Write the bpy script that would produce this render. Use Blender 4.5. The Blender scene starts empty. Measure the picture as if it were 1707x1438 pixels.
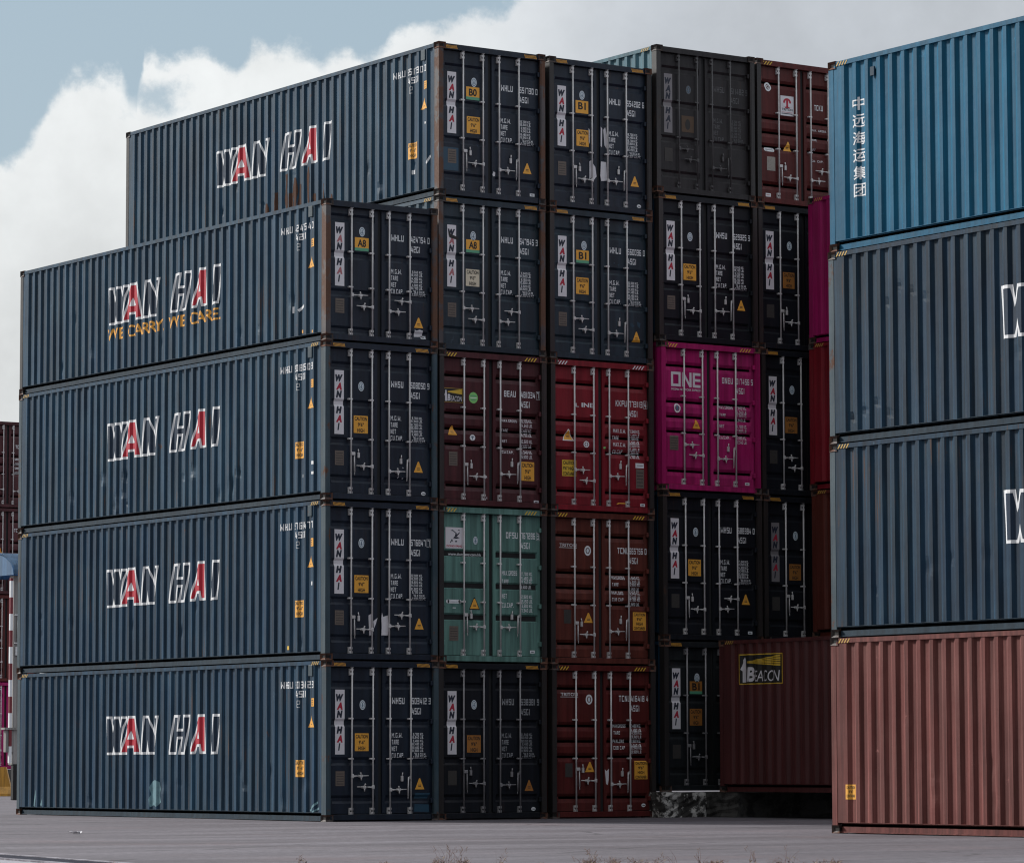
import bpy, bmesh, math, random
from mathutils import Vector, Matrix

S = bpy.context.scene
COL = S.collection
R = math.radians
random.seed(7)

# ------------------------------------------------------------------ camera
cam_d = bpy.data.cameras.new('camera'); cam = bpy.data.objects.new('camera', cam_d); COL.objects.link(cam)
CX, CY, CZ, YAW, PITCH, ROLL = -34.8147, -56.659, 1.074, .6016, .0891, -.0021
fw = Vector((math.sin(YAW)*math.cos(PITCH), math.cos(YAW)*math.cos(PITCH), math.sin(PITCH)))
rt = Vector((math.cos(YAW), -math.sin(YAW), 0)); up = rt.cross(fw)
r2 = rt*math.cos(ROLL)+up*math.sin(ROLL); u2 = up*math.cos(ROLL)-rt*math.sin(ROLL)
M = Matrix((r2, u2, -fw)).transposed().to_4x4(); M.translation = (CX, CY, CZ)
cam.matrix_world = M
cam_d.sensor_width = 36; cam_d.lens = 36*6144.2/1707.0; cam_d.clip_start = .5; cam_d.clip_end = 20000
S.camera = cam

# ------------------------------------------------------------------ light
SUN_EL, SUN_AZ = R(33), R(-26)          # azimuth measured from +Y towards +X
sd = bpy.data.lights.new('sun', 'SUN'); sd.energy = 5.0; sd.angle = R(7); sd.color = (1, .975, .94)
so = bpy.data.objects.new('sun', sd); COL.objects.link(so)
sdir = Vector((math.sin(SUN_AZ)*math.cos(SUN_EL), math.cos(SUN_AZ)*math.cos(SUN_EL), math.sin(SUN_EL)))
so.rotation_euler = (-sdir).to_track_quat('-Z', 'Y').to_euler(); so.location = (0, 0, 60)
S.view_settings.view_transform = 'Standard'; S.view_settings.look = 'None'
S.view_settings.exposure = 0; S.view_settings.gamma = 1

W = bpy.data.worlds.new('World'); S.world = W; W.use_nodes = True
nt = W.node_tree; nt.nodes.clear()


class G:                                  # small node-graph helper
    def __init__(s, tree): s.t = tree
    def n(s, typ, **kw):
        nd = s.t.nodes.new(typ)
        for k, v in kw.items(): setattr(nd, k, v)
        return nd
    def put(s, sock, v):
        if v is None: return
        if isinstance(v, bpy.types.NodeSocket): s.t.links.new(v, sock)
        else:
            if isinstance(v, tuple) and len(v) == 3 and len(getattr(sock, 'default_value', ())) == 4: v = v+(1,)
            sock.default_value = v
    def m(s, op, a, b=None, c=None, clamp=False):
        nd = s.n('ShaderNodeMath', operation=op, use_clamp=clamp)
        s.put(nd.inputs[0], a)
        if b is not None: s.put(nd.inputs[1], b)
        if c is not None: s.put(nd.inputs[2], c)
        return nd.outputs[0]
    def v(s, op, a, b=None):
        nd = s.n('ShaderNodeVectorMath', operation=op); s.put(nd.inputs[0], a)
        if b is not None: s.put(nd.inputs[1], b)
        return nd.outputs['Value'] if op == 'DOT_PRODUCT' else nd.outputs[0]
    def mix(s, f, a, b, mode='MIX'):
        nd = s.n('ShaderNodeMix', data_type='RGBA', blend_type=mode)
        s.put(nd.inputs[0], f); s.put(nd.inputs[6], a); s.put(nd.inputs[7], b); return nd.outputs[2]
    def noise(s, vec, scale, detail=4, rough=.55, dist=0):
        nd = s.n('ShaderNodeTexNoise'); s.put(nd.inputs['Vector'], vec); nd.inputs['Scale'].default_value = scale
        nd.inputs['Detail'].default_value = detail; nd.inputs['Roughness'].default_value = rough
        nd.inputs['Distortion'].default_value = dist; return nd.outputs[0]
    def ramp(s, f, lo, hi, a=0., b=1.):
        nd = s.n('ShaderNodeMapRange'); nd.interpolation_type = 'SMOOTHSTEP'
        s.put(nd.inputs[0], f); nd.inputs[1].default_value = lo; nd.inputs[2].default_value = hi
        s.put(nd.inputs[3], a); s.put(nd.inputs[4], b); return nd.outputs[0]
    def scale(s, vec, sx, sy, sz):
        nd = s.n('ShaderNodeMapping'); s.put(nd.inputs[0], vec); nd.inputs[3].default_value = (sx, sy, sz); return nd.outputs[0]


g = G(nt)
out = g.n('ShaderNodeOutputWorld'); bg = g.n('ShaderNodeBackground')
sky = g.n('ShaderNodeTexSky'); sky.sky_type = 'NISHITA'; sky.sun_disc = False
sky.sun_elevation = SUN_EL; sky.sun_rotation = SUN_AZ; sky.air_density = 1.0; sky.dust_density = 2.5; sky.ozone_density = 2.0
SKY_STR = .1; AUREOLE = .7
tc = g.n('ShaderNodeTexCoord'); D = tc.outputs['Generated']
# bearings round the yard: the cumulus bank stands along the heading of 34 degrees
hx, hy = math.sin(YAW), math.cos(YAW)
df = g.v('DOT_PRODUCT', D, (hx, hy, 0.)); dr = g.v('DOT_PRODUCT', D, (hy, -hx, 0.)); dz = g.v('DOT_PRODUCT', D, (0., 0., 1.))
dfp = g.m('MAXIMUM', df, .02)
bear = g.m('DIVIDE', dr, dfp); elev = g.m('DIVIDE', dz, dfp)
crest = g.n('ShaderNodeFloatCurve')
t01 = g.m('ADD', g.m('MULTIPLY', bear, 2.5), .5, clamp=True); g.put(crest.inputs['Value'], t01)


def pt(px, py): return ((px-853.5)/6144*2.5+.5, (1268-py)/6144*3.)


prof = [(-900, 420), (-500, 330), (-200, 260), (0, 250), (30, 225), (55, 190), (75, 150), (105, 116), (150, 106), (195, 120), (206, 138), (214, 158), (222, 152), (229, 92), (238, 72), (246, 66),
        (264, 79), (294, 67), (337, 64), (360, 84), (394, 90), (407, 60), (416, 53), (457, 64), (490, 68), (522, 87), (540, 80), (560, 68), (610, 80), (650, 54), (690, 36), (760, 22), (830, 4),
        (900, -50), (1050, -130), (1300, -160), (1700, -140), (2400, 60)]
cv = crest.mapping.curves[0]; crest.mapping.use_clip = False
pts = [pt(*p) for p in prof]
cv.points[0].location = pts[0]; cv.points[1].location = pts[-1]
for p in pts[1:-1]: cv.points.new(*p)
crest.mapping.update()
crest_h = g.m('DIVIDE', crest.outputs[0], 3.)
n1 = g.noise(g.v('ADD', D, (3.1, 1.7, .4)), 60, 8, .62)
n2 = g.noise(g.v('ADD', D, (.3, 5.7, 2.4)), 16, 5, .55)
n6 = g.noise(g.v('ADD', D, (2.3, .7, 4.4)), 190, 5, .6)
edge = g.m('ADD', g.m('MULTIPLY', g.m('SUBTRACT', n1, .5), .020), g.m('ADD', g.m('MULTIPLY', g.m('SUBTRACT', n2, .5), .006), g.m('MULTIPLY', g.m('SUBTRACT', n6, .5), .006)))
inside = g.m('SUBTRACT', g.m('ADD', crest_h, edge), elev)
mask_f = g.ramp(inside, -.0022, .0042)
# a blue gap opens under the torn arm of the bank
wx = g.m('SUBTRACT', bear, (252-853.5)/6144); wz = g.m('SUBTRACT', elev, (1268-150)/6144)
wd = g.m('SQRT', g.m('ADD', g.m('POWER', g.m('DIVIDE', wx, .0078), 2.), g.m('POWER', g.m('DIVIDE', wz, .0054), 2.)))
gap = g.ramp(g.m('ADD', g.m('SUBTRACT', 1., wd), g.m('MULTIPLY', g.m('ADD', g.m('SUBTRACT', n1, .5), g.m('MULTIPLY', g.m('SUBTRACT', n6, .5), .5)), 3.2)), -.35, .85, 0., .85)
mask_f = g.m('MULTIPLY', mask_f, g.m('SUBTRACT', 1., gap))
# broken cloud over the rest of the sky
n3 = g.noise(g.v('ADD', D, (9.3, 4.2, 7.7)), 2.2, 7, .6)
mask_o = g.ramp(n3, .30, .50)
front = g.ramp(df, .80, .93)
mask = g.mix(front, mask_o, mask_f)
n4 = g.noise(g.v('ADD', D, (1.3, 8.2, 3.7)), 11, 6, .55)
n5 = g.noise(g.v('ADD', D, (5.3, 2.2, 6.1)), 34, 5, .55)
body = g.m('ADD', g.m('MULTIPLY', n4, .42), g.m('ADD', g.m('MULTIPLY', n5, .3), g.m('MULTIPLY', n1, .28)))
depth_in = g.ramp(inside, .0, .06)
bright = g.m('SUBTRACT', 1.0, g.m('MULTIPLY', depth_in, .16))
bright = g.m('ADD', bright, g.m('MULTIPLY', g.m('SUBTRACT', body, .5), .85))
cloudc = g.mix(g.ramp(bear, -.05, .045), (.81, .835, .84), (.60, .64, .69))
veil = g.mix(1., cloudc, bright, 'MULTIPLY')
# unseen sky behind the camera, brightened slightly to light the door faces
back = g.ramp(df, .6, -.5)
veil = g.mix(1., veil, g.mix(back, (1., 1., 1.), (1.05, 1.05, 1.05)), 'MULTIPLY')
# wide brightening added around the sun, out of view, to lift the side flats
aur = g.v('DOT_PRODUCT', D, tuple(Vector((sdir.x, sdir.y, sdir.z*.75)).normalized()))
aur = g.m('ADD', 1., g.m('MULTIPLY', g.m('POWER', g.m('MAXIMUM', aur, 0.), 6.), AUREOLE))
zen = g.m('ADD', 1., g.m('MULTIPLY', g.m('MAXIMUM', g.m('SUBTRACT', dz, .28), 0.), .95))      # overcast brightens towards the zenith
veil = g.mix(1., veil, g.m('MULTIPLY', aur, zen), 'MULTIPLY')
# dark lobe added low on the left, out of view, to darken rib slopes
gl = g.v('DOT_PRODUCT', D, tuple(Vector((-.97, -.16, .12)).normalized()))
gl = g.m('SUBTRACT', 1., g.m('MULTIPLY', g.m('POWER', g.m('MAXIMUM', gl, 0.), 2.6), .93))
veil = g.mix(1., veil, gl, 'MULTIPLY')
clear = g.mix(1., sky.outputs[0], (SKY_STR,)*3, 'MULTIPLY')
clear = g.mix(.7, clear, (.43, .55, .625))     # thin high haze over the blue
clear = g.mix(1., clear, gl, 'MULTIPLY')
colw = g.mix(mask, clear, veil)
g.put(bg.inputs[0], colw); bg.inputs[1].default_value = 1.0; S.cycles.filter_width = 1.15
nt.links.new(bg.outputs[0], out.inputs[0])
W.cycles.sampling_method = 'AUTOMATIC'


# ------------------------------------------------------------------ materials
def new_mat(name):
    m = bpy.data.materials.new(name); m.use_nodes = True
    t = m.node_tree; t.nodes.clear(); q = G(t)
    o = q.n('ShaderNodeOutputMaterial'); b = q.n('ShaderNodeBsdfPrincipled'); t.links.new(b.outputs[0], o.inputs[0])
    return m, q, b


def paint(name, c, faded=None, fade=.5, rust=.12, rough=.5, streak=.35, rustc=(.075, .033, .018), spec=.5, oil=.12, runs=.25):
    m, q, b = new_mat(name)
    tc = q.n('ShaderNodeTexCoord'); oi = q.n('ShaderNodeObjectInfo')
    off = q.n('ShaderNodeCombineXYZ'); r = q.m('MULTIPLY', oi.outputs['Random'], 57.)
    q.put(off.inputs[0], r); q.put(off.inputs[1], q.m('MULTIPLY', r, 1.7)); q.put(off.inputs[2], q.m('MULTIPLY', r, .6))
    p = q.v('ADD', tc.outputs['Object'], off.outputs[0])
    if faded is None: faded = tuple(min(1, x*1.5+.012) for x in c)
    f = q.ramp(q.noise(p, .9, 6, .62), .36, .68, 0., fade)
    col = q.mix(f, c, faded)
    st = q.noise(q.scale(p, 9, 9, .45), 1.0, 5, .65)
    dk = q.ramp(st, .34, .72, 1.0-streak, 1.0+streak*.35)
    col = q.mix(1., col, q.mix(1., (1., 1., 1.), dk, 'MULTIPLY'), 'MULTIPLY')
    fine = q.noise(p, 26, 6, .7)
    col = q.mix(q.ramp(fine, .60, .74, 0., .35), col, tuple(x*.45 for x in c))      # dirt specks
    sc = q.ramp(q.noise(p, 3.1, 10, .78), .645, .69, 0., .42)                         # scuffs down to the primer
    col = q.mix(sc, col, tuple(min(.8, x*2.2+.03) for x in faded))
    sw = q.ramp(q.noise(q.scale(p, 3, 3, 26), 1.6, 7, .7), .70, .735, 0., .4)          # scratches from the spreader and neighbours
    col = q.mix(sw, col, tuple(min(.8, x*1.8+.03) for x in faded))
    if rust > 0:
        rr = q.m('MULTIPLY', q.ramp(q.noise(q.scale(p, 11, 11, .5), 1.5, 6, .62), .56, .68), q.ramp(q.noise(p, .9, 4, .6), .50, .66, 0., runs))
        col = q.mix(rr, col, rustc)
        rn = q.m('ADD', q.m('MULTIPLY', q.noise(p, 2.4, 8, .68), .65), q.m('MULTIPLY', q.noise(q.scale(p, 5, 5, .8), 1.3, 6, .7), .35))
        lo = .70-rust*.55
        rf = q.ramp(rn, lo, lo+.07, 0., .9)
        col = q.mix(rf, col, q.mix(q.noise(p, 40, 4, .6), rustc, tuple(x*1.9 for x in rustc)))
        rg = q.m('ADD', rough, q.m('MULTIPLY', rf, .35))
    else: rg = rough
    q.put(b.inputs['Base Color'], col)
    q.put(b.inputs['Roughness'], q.m('ADD', rg, q.ramp(fine, .3, .7, -.06, .08)))
    b.inputs['Specular IOR Level'].default_value = spec
    bp = q.n('ShaderNodeBump'); bp.inputs['Strength'].default_value = oil; bp.inputs['Distance'].default_value = .05
    hgt = q.m('ADD', q.noise(p, 2.6, 3, .5), q.m('MULTIPLY', fine, .05))
    q.put(bp.inputs['Height'], hgt); q.put(b.inputs['Normal'], bp.outputs[0])
    return m


def plain(name, c, rough=.6, wear=.15, metal=0., wearc=None, wscale=7):
    m, q, b = new_mat(name)
    tc = q.n('ShaderNodeTexCoord'); oi = q.n('ShaderNodeObjectInfo')
    p = q.v('ADD', tc.outputs['Object'], q.v('SCALE', (0., 0., 0.), None)) if False else tc.outputs['Object']
    off = q.n('ShaderNodeCombineXYZ'); q.put(off.inputs[0], q.m('MULTIPLY', oi.outputs['Random'], 31.)); q.put(off.inputs[1], q.m('MULTIPLY', oi.outputs['Random'], 17.))
    p = q.v('ADD', p, off.outputs[0])
    w = wearc or tuple(x*.45 for x in c)
    f = q.ramp(q.noise(p, wscale, 7, .65), .45, .78, 0., wear*2)
    col = q.mix(f, c, w)
    q.put(b.inputs['Base Color'], col); b.inputs['Roughness'].default_value = rough; b.inputs['Metallic'].default_value = metal
    return m


NAVY = (.0075, .0135, .027)
MT = {
 'navy_door': paint('navy_door_paint', NAVY, (.015, .026, .044), .6, .12, spec=.35),
 'navy_door_worn': paint('worn_navy_door_paint', (.012, .025, .038), (.024, .042, .058), .7, .09, spec=.35),
 'black_door': paint('black_navy_door_paint', (.007, .009, .014), (.012, .014, .020), .5, .08, spec=.25),
 'charcoal_door': paint('charcoal_door_paint', (.013, .0155, .018), (.022, .026, .029), .6, .08, spec=.3),
 'grey_door': paint('sooty_grey_door_paint', (.019, .016, .018), (.030, .026, .027), .6, .03, spec=.3),
 'navy_side': paint('navy_side_paint', (.008, .046, .094), (.022, .071, .117), .75, .14, streak=.55, rough=.52, spec=.26, oil=.10, runs=.85),
 'navy_side_darker': paint('darker_navy_side_paint', (.006, .038, .082), (.017, .059, .103), .75, .14, streak=.55, rough=.54, spec=.24, oil=.10, runs=.85),  # navy_side a step darker, for the two lowest left sides
 'navy_side_shaded': paint('shaded_navy_side_paint', (.0055, .029, .062), (.014, .046, .078), .75, .14, streak=.55, rough=.54, spec=.22, oil=.10, runs=.85),  # navy_side darkened: weaker light on the right stack put into the colour
 'navy_side_pale': paint('pale_navy_side_paint', (.020, .055, .092), (.036, .08, .115), .6, .08, streak=.4, rough=.5, spec=.4),
 'teal_side': paint('teal_side_paint', (.05, .13, .17), (.09, .19, .23), .7, .05, spec=.3),
 'green': paint('sea_green_paint', (.115, .232, .203), (.135, .26, .226), .6, .10, streak=.4, rough=.6, spec=.3),
 'maroon': paint('maroon_paint', (.066, .014, .018), (.09, .027, .031), .5, .09, spec=.3),
 'red': paint('bright_red_paint', (.21, .009, .018), (.23, .028, .035), .4, .08, streak=.3, spec=.3),
 'oxide': paint('oxide_brown_paint', (.115, .024, .016), (.14, .042, .032), .5, .09, spec=.3),
 'oxide_red': paint('oxide_red_paint', (.098, .013, .012), (.115, .028, .024), .5, .08, spec=.25),
 'magenta': paint('magenta_paint', (.38, .008, .118), (.41, .035, .16), .5, .08, streak=.32, rough=.6, spec=.25),
 'beacon': paint('dark_red_brown_paint', (.090, .021, .021), (.11, .032, .032), .5, .08, rough=.5, spec=.45, runs=.3),
 'redbrown': paint('faded_red_brown_paint', (.142, .042, .037), (.18, .066, .058), .7, .10, streak=.45, rough=.68, spec=.2, runs=.6),
 'blue': paint('sea_blue_paint', (.001, .098, .190), (.004, .125, .225), .6, .06, streak=.32, rough=.48, spec=.24, runs=.4),
 'rusty_post': paint('rusty_post_paint', (.05, .045, .05), (.11, .09, .085), .7, .46, streak=.3),
 'slate_post': paint('slate_post_paint', (.034, .062, .082), (.075, .10, .115), .7, .28, streak=.3, spec=.3, rough=.6),
 'dark_post': paint('dark_post_paint', (.020, .017, .017), (.032, .024, .022), .6, .22, rustc=(.034, .016, .010)),
 'navy_rail': paint('shaded_navy_rail_paint', (.013, .032, .052), (.028, .05, .07), .7, .16, rough=.72, spec=.25),  # shade on the bottom rails painted in: darker and rougher than the sides
 'casting': paint('rusty_casting_steel', (.045, .035, .033), (.075, .05, .04), .7, .42, rustc=(.075, .032, .02), rough=.7),
 'roof': paint('dusty_roof_paint', (.07, .09, .11), (.14, .15, .15), .8, .2),
}
m_white = plain('white_lettering_paint', (.72, .73, .75), .55, .10, wearc=(.35, .36, .38))
m_grey = plain('faded_grey_lettering', (.30, .31, .33), .6, .3, wearc=(.06, .065, .07))
m_ghost = plain('ghost_lettering', (.085, .083, .088), .6, .3)
m_signw = plain('sign_white_film', (.68, .65, .68), .5, .08, wearc=(.42, .40, .42), wscale=3)
m_signg = plain('sooty_sign_film', (.20, .185, .195), .6, .15)
m_ink = plain('navy_ink', (.012, .017, .035), .6, .05)
m_redink = plain('crimson_ink', (.42, .012, .04), .55, .08)
m_redfade = plain('faded_red_ink', (.42, .15, .17), .6, .12)
m_logo_red = plain('logo_red', (.43, .005, .024), .5, .08, wearc=(.45, .06, .08), wscale=2.2)
m_logo_navy = paint('logo_navy', (.009, .026, .056), (.018, .042, .075), .5, 0, streak=.3, spec=.28, rough=.55)
m_black = plain('black_print', (.012, .011, .010), .6, .05)
m_rubber = plain('black_rubber', (.010, .010, .011), .8, .1)
m_hole = plain('casting_hole', (.010, .008, .007), .9, .1)
m_amber = plain('amber_film', (.78, .37, .045), .55, .06, wearc=(.48, .22, .05), wscale=3)
m_amberd = plain('sooty_amber_film', (.36, .14, .025), .6, .12, wearc=(.2, .08, .03))
m_yellow = plain('yellow_film', (.66, .42, .04), .5, .06)
m_palecaut = plain('bleached_amber_film', (.66, .58, .44), .55, .06)
m_rust = paint('streaked_rust', (.018, .026, .034), (.035, .03, .028), .6, .62, streak=.5, rustc=(.060, .030, .020), rough=.75, spec=.2)
m_hzs = plain('worn_hazard_film', (.52, .32, .06), .6, .3, wearc=(.10, .09, .08), wscale=14)
m_stickgreen = plain('green_strip', (.10, .34, .20), .5, .05)
m_lime = plain('lime_disc', (.22, .55, .16), .5, .05)
m_galv = plain('galvanised_steel', (.56, .54, .54), .42, .22, .1, wearc=(.20, .17, .15), wscale=5)
m_galvd = plain('grimy_galvanised_steel', (.25, .24, .25), .5, .25, .2, wearc=(.08, .07, .07), wscale=5)
m_plate = plain('weathered_data_plate', (.135, .105, .088), .6, .3, wearc=(.06, .05, .045), wscale=24)
m_plated = plain('sooty_data_plate', (.045, .040, .037), .7, .3, wscale=24)
m_emblem = plain('emblem_white', (.62, .68, .72), .5, .08)
m_emblemi = plain('emblem_ink', (.10, .17, .24), .6, .05)
m_bluepatch = plain('blue_touch_up_paint', (.014, .055, .095), .5, .15)
m_tealpatch = plain('teal_scrape', (.12, .24, .28), .7, .35, wearc=(.04, .07, .10), wscale=9)
m_paper = plain('torn_white_paper', (.66, .64, .67), .8, .12)


# ------------------------------------------------------------------ mesh helpers
def mesh_obj(name, bm, mats, parent=None, smooth=False):
    me = bpy.data.meshes.new(name); bm.to_mesh(me); bm.free()
    for m in (mats if isinstance(mats, (list, tuple)) else [mats]): me.materials.append(m)
    if smooth: me.polygons.foreach_set('use_smooth', [True]*len(me.polygons))
    o = bpy.data.objects.new(name, me); COL.objects.link(o)
    if parent: o.parent = parent
    return o


CACHE = {}


def shared(key, name, build, mat, parent, x=0, y=0, z=0, mirror=False):
    """one mesh per key; the paint sits in the object's own slot"""
    if key not in CACHE:
        bm = build(); me = bpy.data.meshes.new(name); bm.to_mesh(me); bm.free(); me.materials.append(None)
        CACHE[key] = me
    o = bpy.data.objects.new(name, CACHE[key]); COL.objects.link(o)
    o.material_slots[0].link = 'OBJECT'; o.material_slots[0].material = mat
    o.parent = parent; o.location = (x, y, z)
    return o


def box(bm, x0, y0, z0, x1, y1, z1, mi=0, bev=0.):
    vs = [bm.verts.new(p) for p in ((x0, y0, z0), (x1, y0, z0), (x1, y1, z0), (x0, y1, z0), (x0, y0, z1), (x1, y0, z1), (x1, y1, z1), (x0, y1, z1))]
    fs = [bm.faces.new([vs[i] for i in f]) for f in ((0, 3, 2, 1), (4, 5, 6, 7), (0, 1, 5, 4), (1, 2, 6, 5), (2, 3, 7, 6), (3, 0, 4, 7))]
    for f in fs: f.material_index = mi
    if bev:
        es = list({e for f in fs for e in f.edges})
        bmesh.ops.bevel(bm, geom=es, offset=bev, segments=1, affect='EDGES')
    return fs


def tube(bm, a, b, r, n=8, r2=None, mi=0):
    a, b = Vector(a), Vector(b); d = (b-a).normalized()
    u = d.orthogonal().normalized(); v = d.cross(u); r2 = r if r2 is None else r2
    A = [bm.verts.new(a+(u*math.cos(t)+v*math.sin(t))*r) for t in (2*math.pi*i/n for i in range(n))]
    B = [bm.verts.new(b+(u*math.cos(t)+v*math.sin(t))*r2) for t in (2*math.pi*i/n for i in range(n))]
    for i in range(n):
        f = bm.faces.new((A[i], A[(i+1) % n], B[(i+1) % n], B[i])); f.material_index = mi; f.smooth = True
    for c in (A[::-1], B):
        f = bm.faces.new(c); f.material_index = mi


def new(): return bmesh.new()


# ------------------------------------------------------------------ flat artwork (2-D: a to the right, b up)
FONT = {}


def glyphs(text, bold=.02, shear=0.):
    key = (text, bold, shear)
    if key not in FONT:
        c = bpy.data.curves.new('t', 'FONT'); c.body = text; c.size = 1; c.offset = bold; c.shear = shear; c.resolution_u = 4
        o = bpy.data.objects.new('t', c); COL.objects.link(o)
        me = bpy.data.meshes.new_from_object(o.evaluated_get(bpy.context.evaluated_depsgraph_get()))
        vs = [(v.co.x, v.co.y) for v in me.vertices]; fs = [tuple(p.vertices) for p in me.polygons]
        bpy.data.objects.remove(o); bpy.data.curves.remove(c); bpy.data.meshes.remove(me)
        FONT[key] = (vs, fs)
    return FONT[key]


# stencil-like condensed lettering, one bar per stroke: T/B/M horizontal bars, l/r upper and L/R lower uprights, V/v full left/right uprights
BARS = {'0': 'TBVv', 'O': 'TBVv', 'D': 'TBVv', '1': 'c', '2': 'TMBrL', '3': 'TMBv', '4': '4', '5': 'TMBlR', '6': 'TMBVR', '7': 'Tv', '8': 'TMBVv', '9': 'TMBlv',
        'A': 'a', 'B': 'TMBVv', 'C': 'TBV', 'E': 'TMBV', 'F': 'TMV', 'G': 'TBVR', 'H': 'MVv', 'I': 'c', 'L': 'BV', 'P': 'TMVr', 'S': 'TMBlR', 'T': 'Tc', 'U': 'BVv', 'J': 'Bv',
        'N': 'Vv\\', 'M': 'Vvx', 'W': 'Vvw', 'K': 'Vkq', 'R': 'TMVrq', 'X': '/\\', 'V': 'y', 'Y': 'yc', 'Z': 'TB/'}


def bars(ch, tx, tz):
    """quads of one glyph in the unit square"""
    m = .52; out_ = []
    H = lambda z0: out_.append(((0, z0), (1, z0), (1, z0+tz), (0, z0+tz)))
    V = lambda x0, z0, z1: out_.append(((x0, z0), (x0+tx, z0), (x0+tx, z1), (x0, z1)))
    D_ = lambda x0, z0, x1, z1: out_.append(((x0-tx/2, z0), (x0+tx/2, z0), (x1+tx/2, z1), (x1-tx/2, z1)))
    for k in BARS[ch]:
        if k == 'T': H(1-tz)
        elif k == 'B': H(0)
        elif k == 'M': H(m-tz/2)
        elif k == 'V': V(0, 0, 1)
        elif k == 'v': V(1-tx, 0, 1)
        elif k == 'l': V(0, m, 1)
        elif k == 'r': V(1-tx, m, 1)
        elif k == 'L': V(0, 0, m)
        elif k == 'R': V(1-tx, 0, m)
        elif k == 'c': V(.5-tx/2, 0, 1)
        elif k == '\\': D_(1-tx/2, 0, tx/2, 1)
        elif k == '/': D_(tx/2, 0, 1-tx/2, 1)
        elif k == 'x': D_(.5, .35, tx/2, 1); D_(.5, .35, 1-tx/2, 1)
        elif k == 'w': D_(tx/2, 0, .5, .62); D_(1-tx/2, 0, .5, .62)
        elif k == 'k': D_(tx, m-.1, 1-tx/2, 1)
        elif k == 'q': D_(1-tx/2, 0, .42, m)
        elif k == '4': V(.64, 0, .68); H(.22); D_(tx/2, .22, .56, 1)
        elif k == 'a': D_(tx/2, 0, .5-tx*.2, 1); D_(1-tx/2, 0, .5+tx*.2, 1); out_.append(((.2, .24), (.8, .24), (.8, .24+tz), (.2, .24+tz)))
        elif k == 'y': D_(.5, 0 if ch == 'V' else .3, tx/2, 1); D_(.5, 0 if ch == 'V' else .3, 1-tx/2, 1)
    return out_


class Art:
    """coloured flat shapes that get laid on a sheet-metal surface"""
    def __init__(s): s.items = []; s.mats = []
    def mi(s, m):
        if m not in s.mats: s.mats.append(m)
        return s.mats.index(m)
    def poly(s, pts, m, lay=0):
        s.items.append(([tuple(p) for p in pts], [tuple(range(len(pts)))], s.mi(m), lay)); return s
    def rect(s, a0, b0, a1, b1, m, lay=0): return s.poly(((a0, b0), (a1, b0), (a1, b1), (a0, b1)), m, lay)
    def oval(s, a, b, ra, rb, m, lay=0, n=20):
        return s.poly([(a+ra*math.cos(2*math.pi*i/n), b+rb*math.sin(2*math.pi*i/n)) for i in range(n)], m, lay)
    def ring(s, a, b, ra, rb, k, m, lay=0, n=20):
        P = [(a+ra*math.cos(2*math.pi*i/n), b+rb*math.sin(2*math.pi*i/n)) for i in range(n)]
        Q = [(a+(x-a)*k, b+(y-b)*k) for x, y in P]
        s.items.append((P+Q, [(i, (i+1) % n, n+(i+1) % n, n+i) for i in range(n)], s.mi(m), lay)); return s
    def text(s, t, a0, b0, w, h, m, lay=0, bold=.02, shear=0.):
        vs, fs = glyphs(t, bold, shear)
        x0 = min(v[0] for v in vs); x1 = max(v[0] for v in vs); y0 = min(v[1] for v in vs); y1 = max(v[1] for v in vs)
        s.items.append(([(a0+(x-x0)/(x1-x0)*w, b0+(y-y0)/(y1-y0)*h) for x, y in vs], fs, s.mi(m), lay)); return s
    def code(s, t, a0, b0, w, h, m, lay=0, gap=.34, weight=.24):
        cells = [(.32 if ch in '.,' else (.5 if ch in '1I ' else (1.35 if ch in 'MW' else 1.))) for ch in t]
        unit = w/(sum(cells)+gap*(len(t)-1)); a = a0
        for ch, cw in zip(t, cells):
            cwm = cw*unit; tx = weight/cw; k = 0
            if ch in '.,': s.rect(a, b0-(h*.12 if ch == ',' else 0), a+weight*1.15*unit, b0+h*.15, m, lay)
            elif ch in BARS:
                for q in bars(ch, min(tx, .6), min(.2, .17 if h > .08 else .19)):
                    s.poly([(a+x*cwm, b0+z*h) for x, z in q], m, lay+k*.06); k += 1
            a += cwm+gap*unit
        return s
    def build(s, name, parent, place, cuts_a=(), cuts_b=(), eps=.002):
        bm = new(); L = bm.verts.layers.float.new('lay')
        for vs, fs, mi, lay in s.items:
            V = []
            for a, b in vs:
                v = bm.verts.new((a, b, 0)); v[L] = lay; V.append(v)
            for f in fs:
                try:
                    F = bm.faces.new([V[i] for i in f]); F.material_index = mi
                except ValueError: pass
        bm.normal_update()
        ng = [f for f in bm.faces if len(f.verts) > 4]
        if ng: bmesh.ops.triangulate(bm, faces=ng)
        bm.verts.ensure_lookup_table()
        A = [v.co.x for v in bm.verts]; B = [v.co.y for v in bm.verts]
        for cuts, ax, lo, hi in ((cuts_a, 0, min(A), max(A)), (cuts_b, 1, min(B), max(B))):
            for c in cuts:
                if lo < c < hi:
                    co = Vector((0, 0, 0)); co[ax] = c; no = Vector((0, 0, 0)); no[ax] = 1
                    bmesh.ops.bisect_plane(bm, geom=bm.verts[:]+bm.edges[:]+bm.faces[:], dist=1e-6, plane_co=co, plane_no=no)
        # new verts get the layer of the face they came from
        lay_of = {}
        for f in bm.faces:
            k = max(v[L] for v in f.verts)
            for v in f.verts: lay_of[v] = max(k, lay_of.get(v, 0))
        for v in bm.verts: v.co = place(v.co.x, v.co.y, eps+.0022*lay_of.get(v, 0))
        return mesh_obj(name, bm, s.mats, parent)


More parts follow.
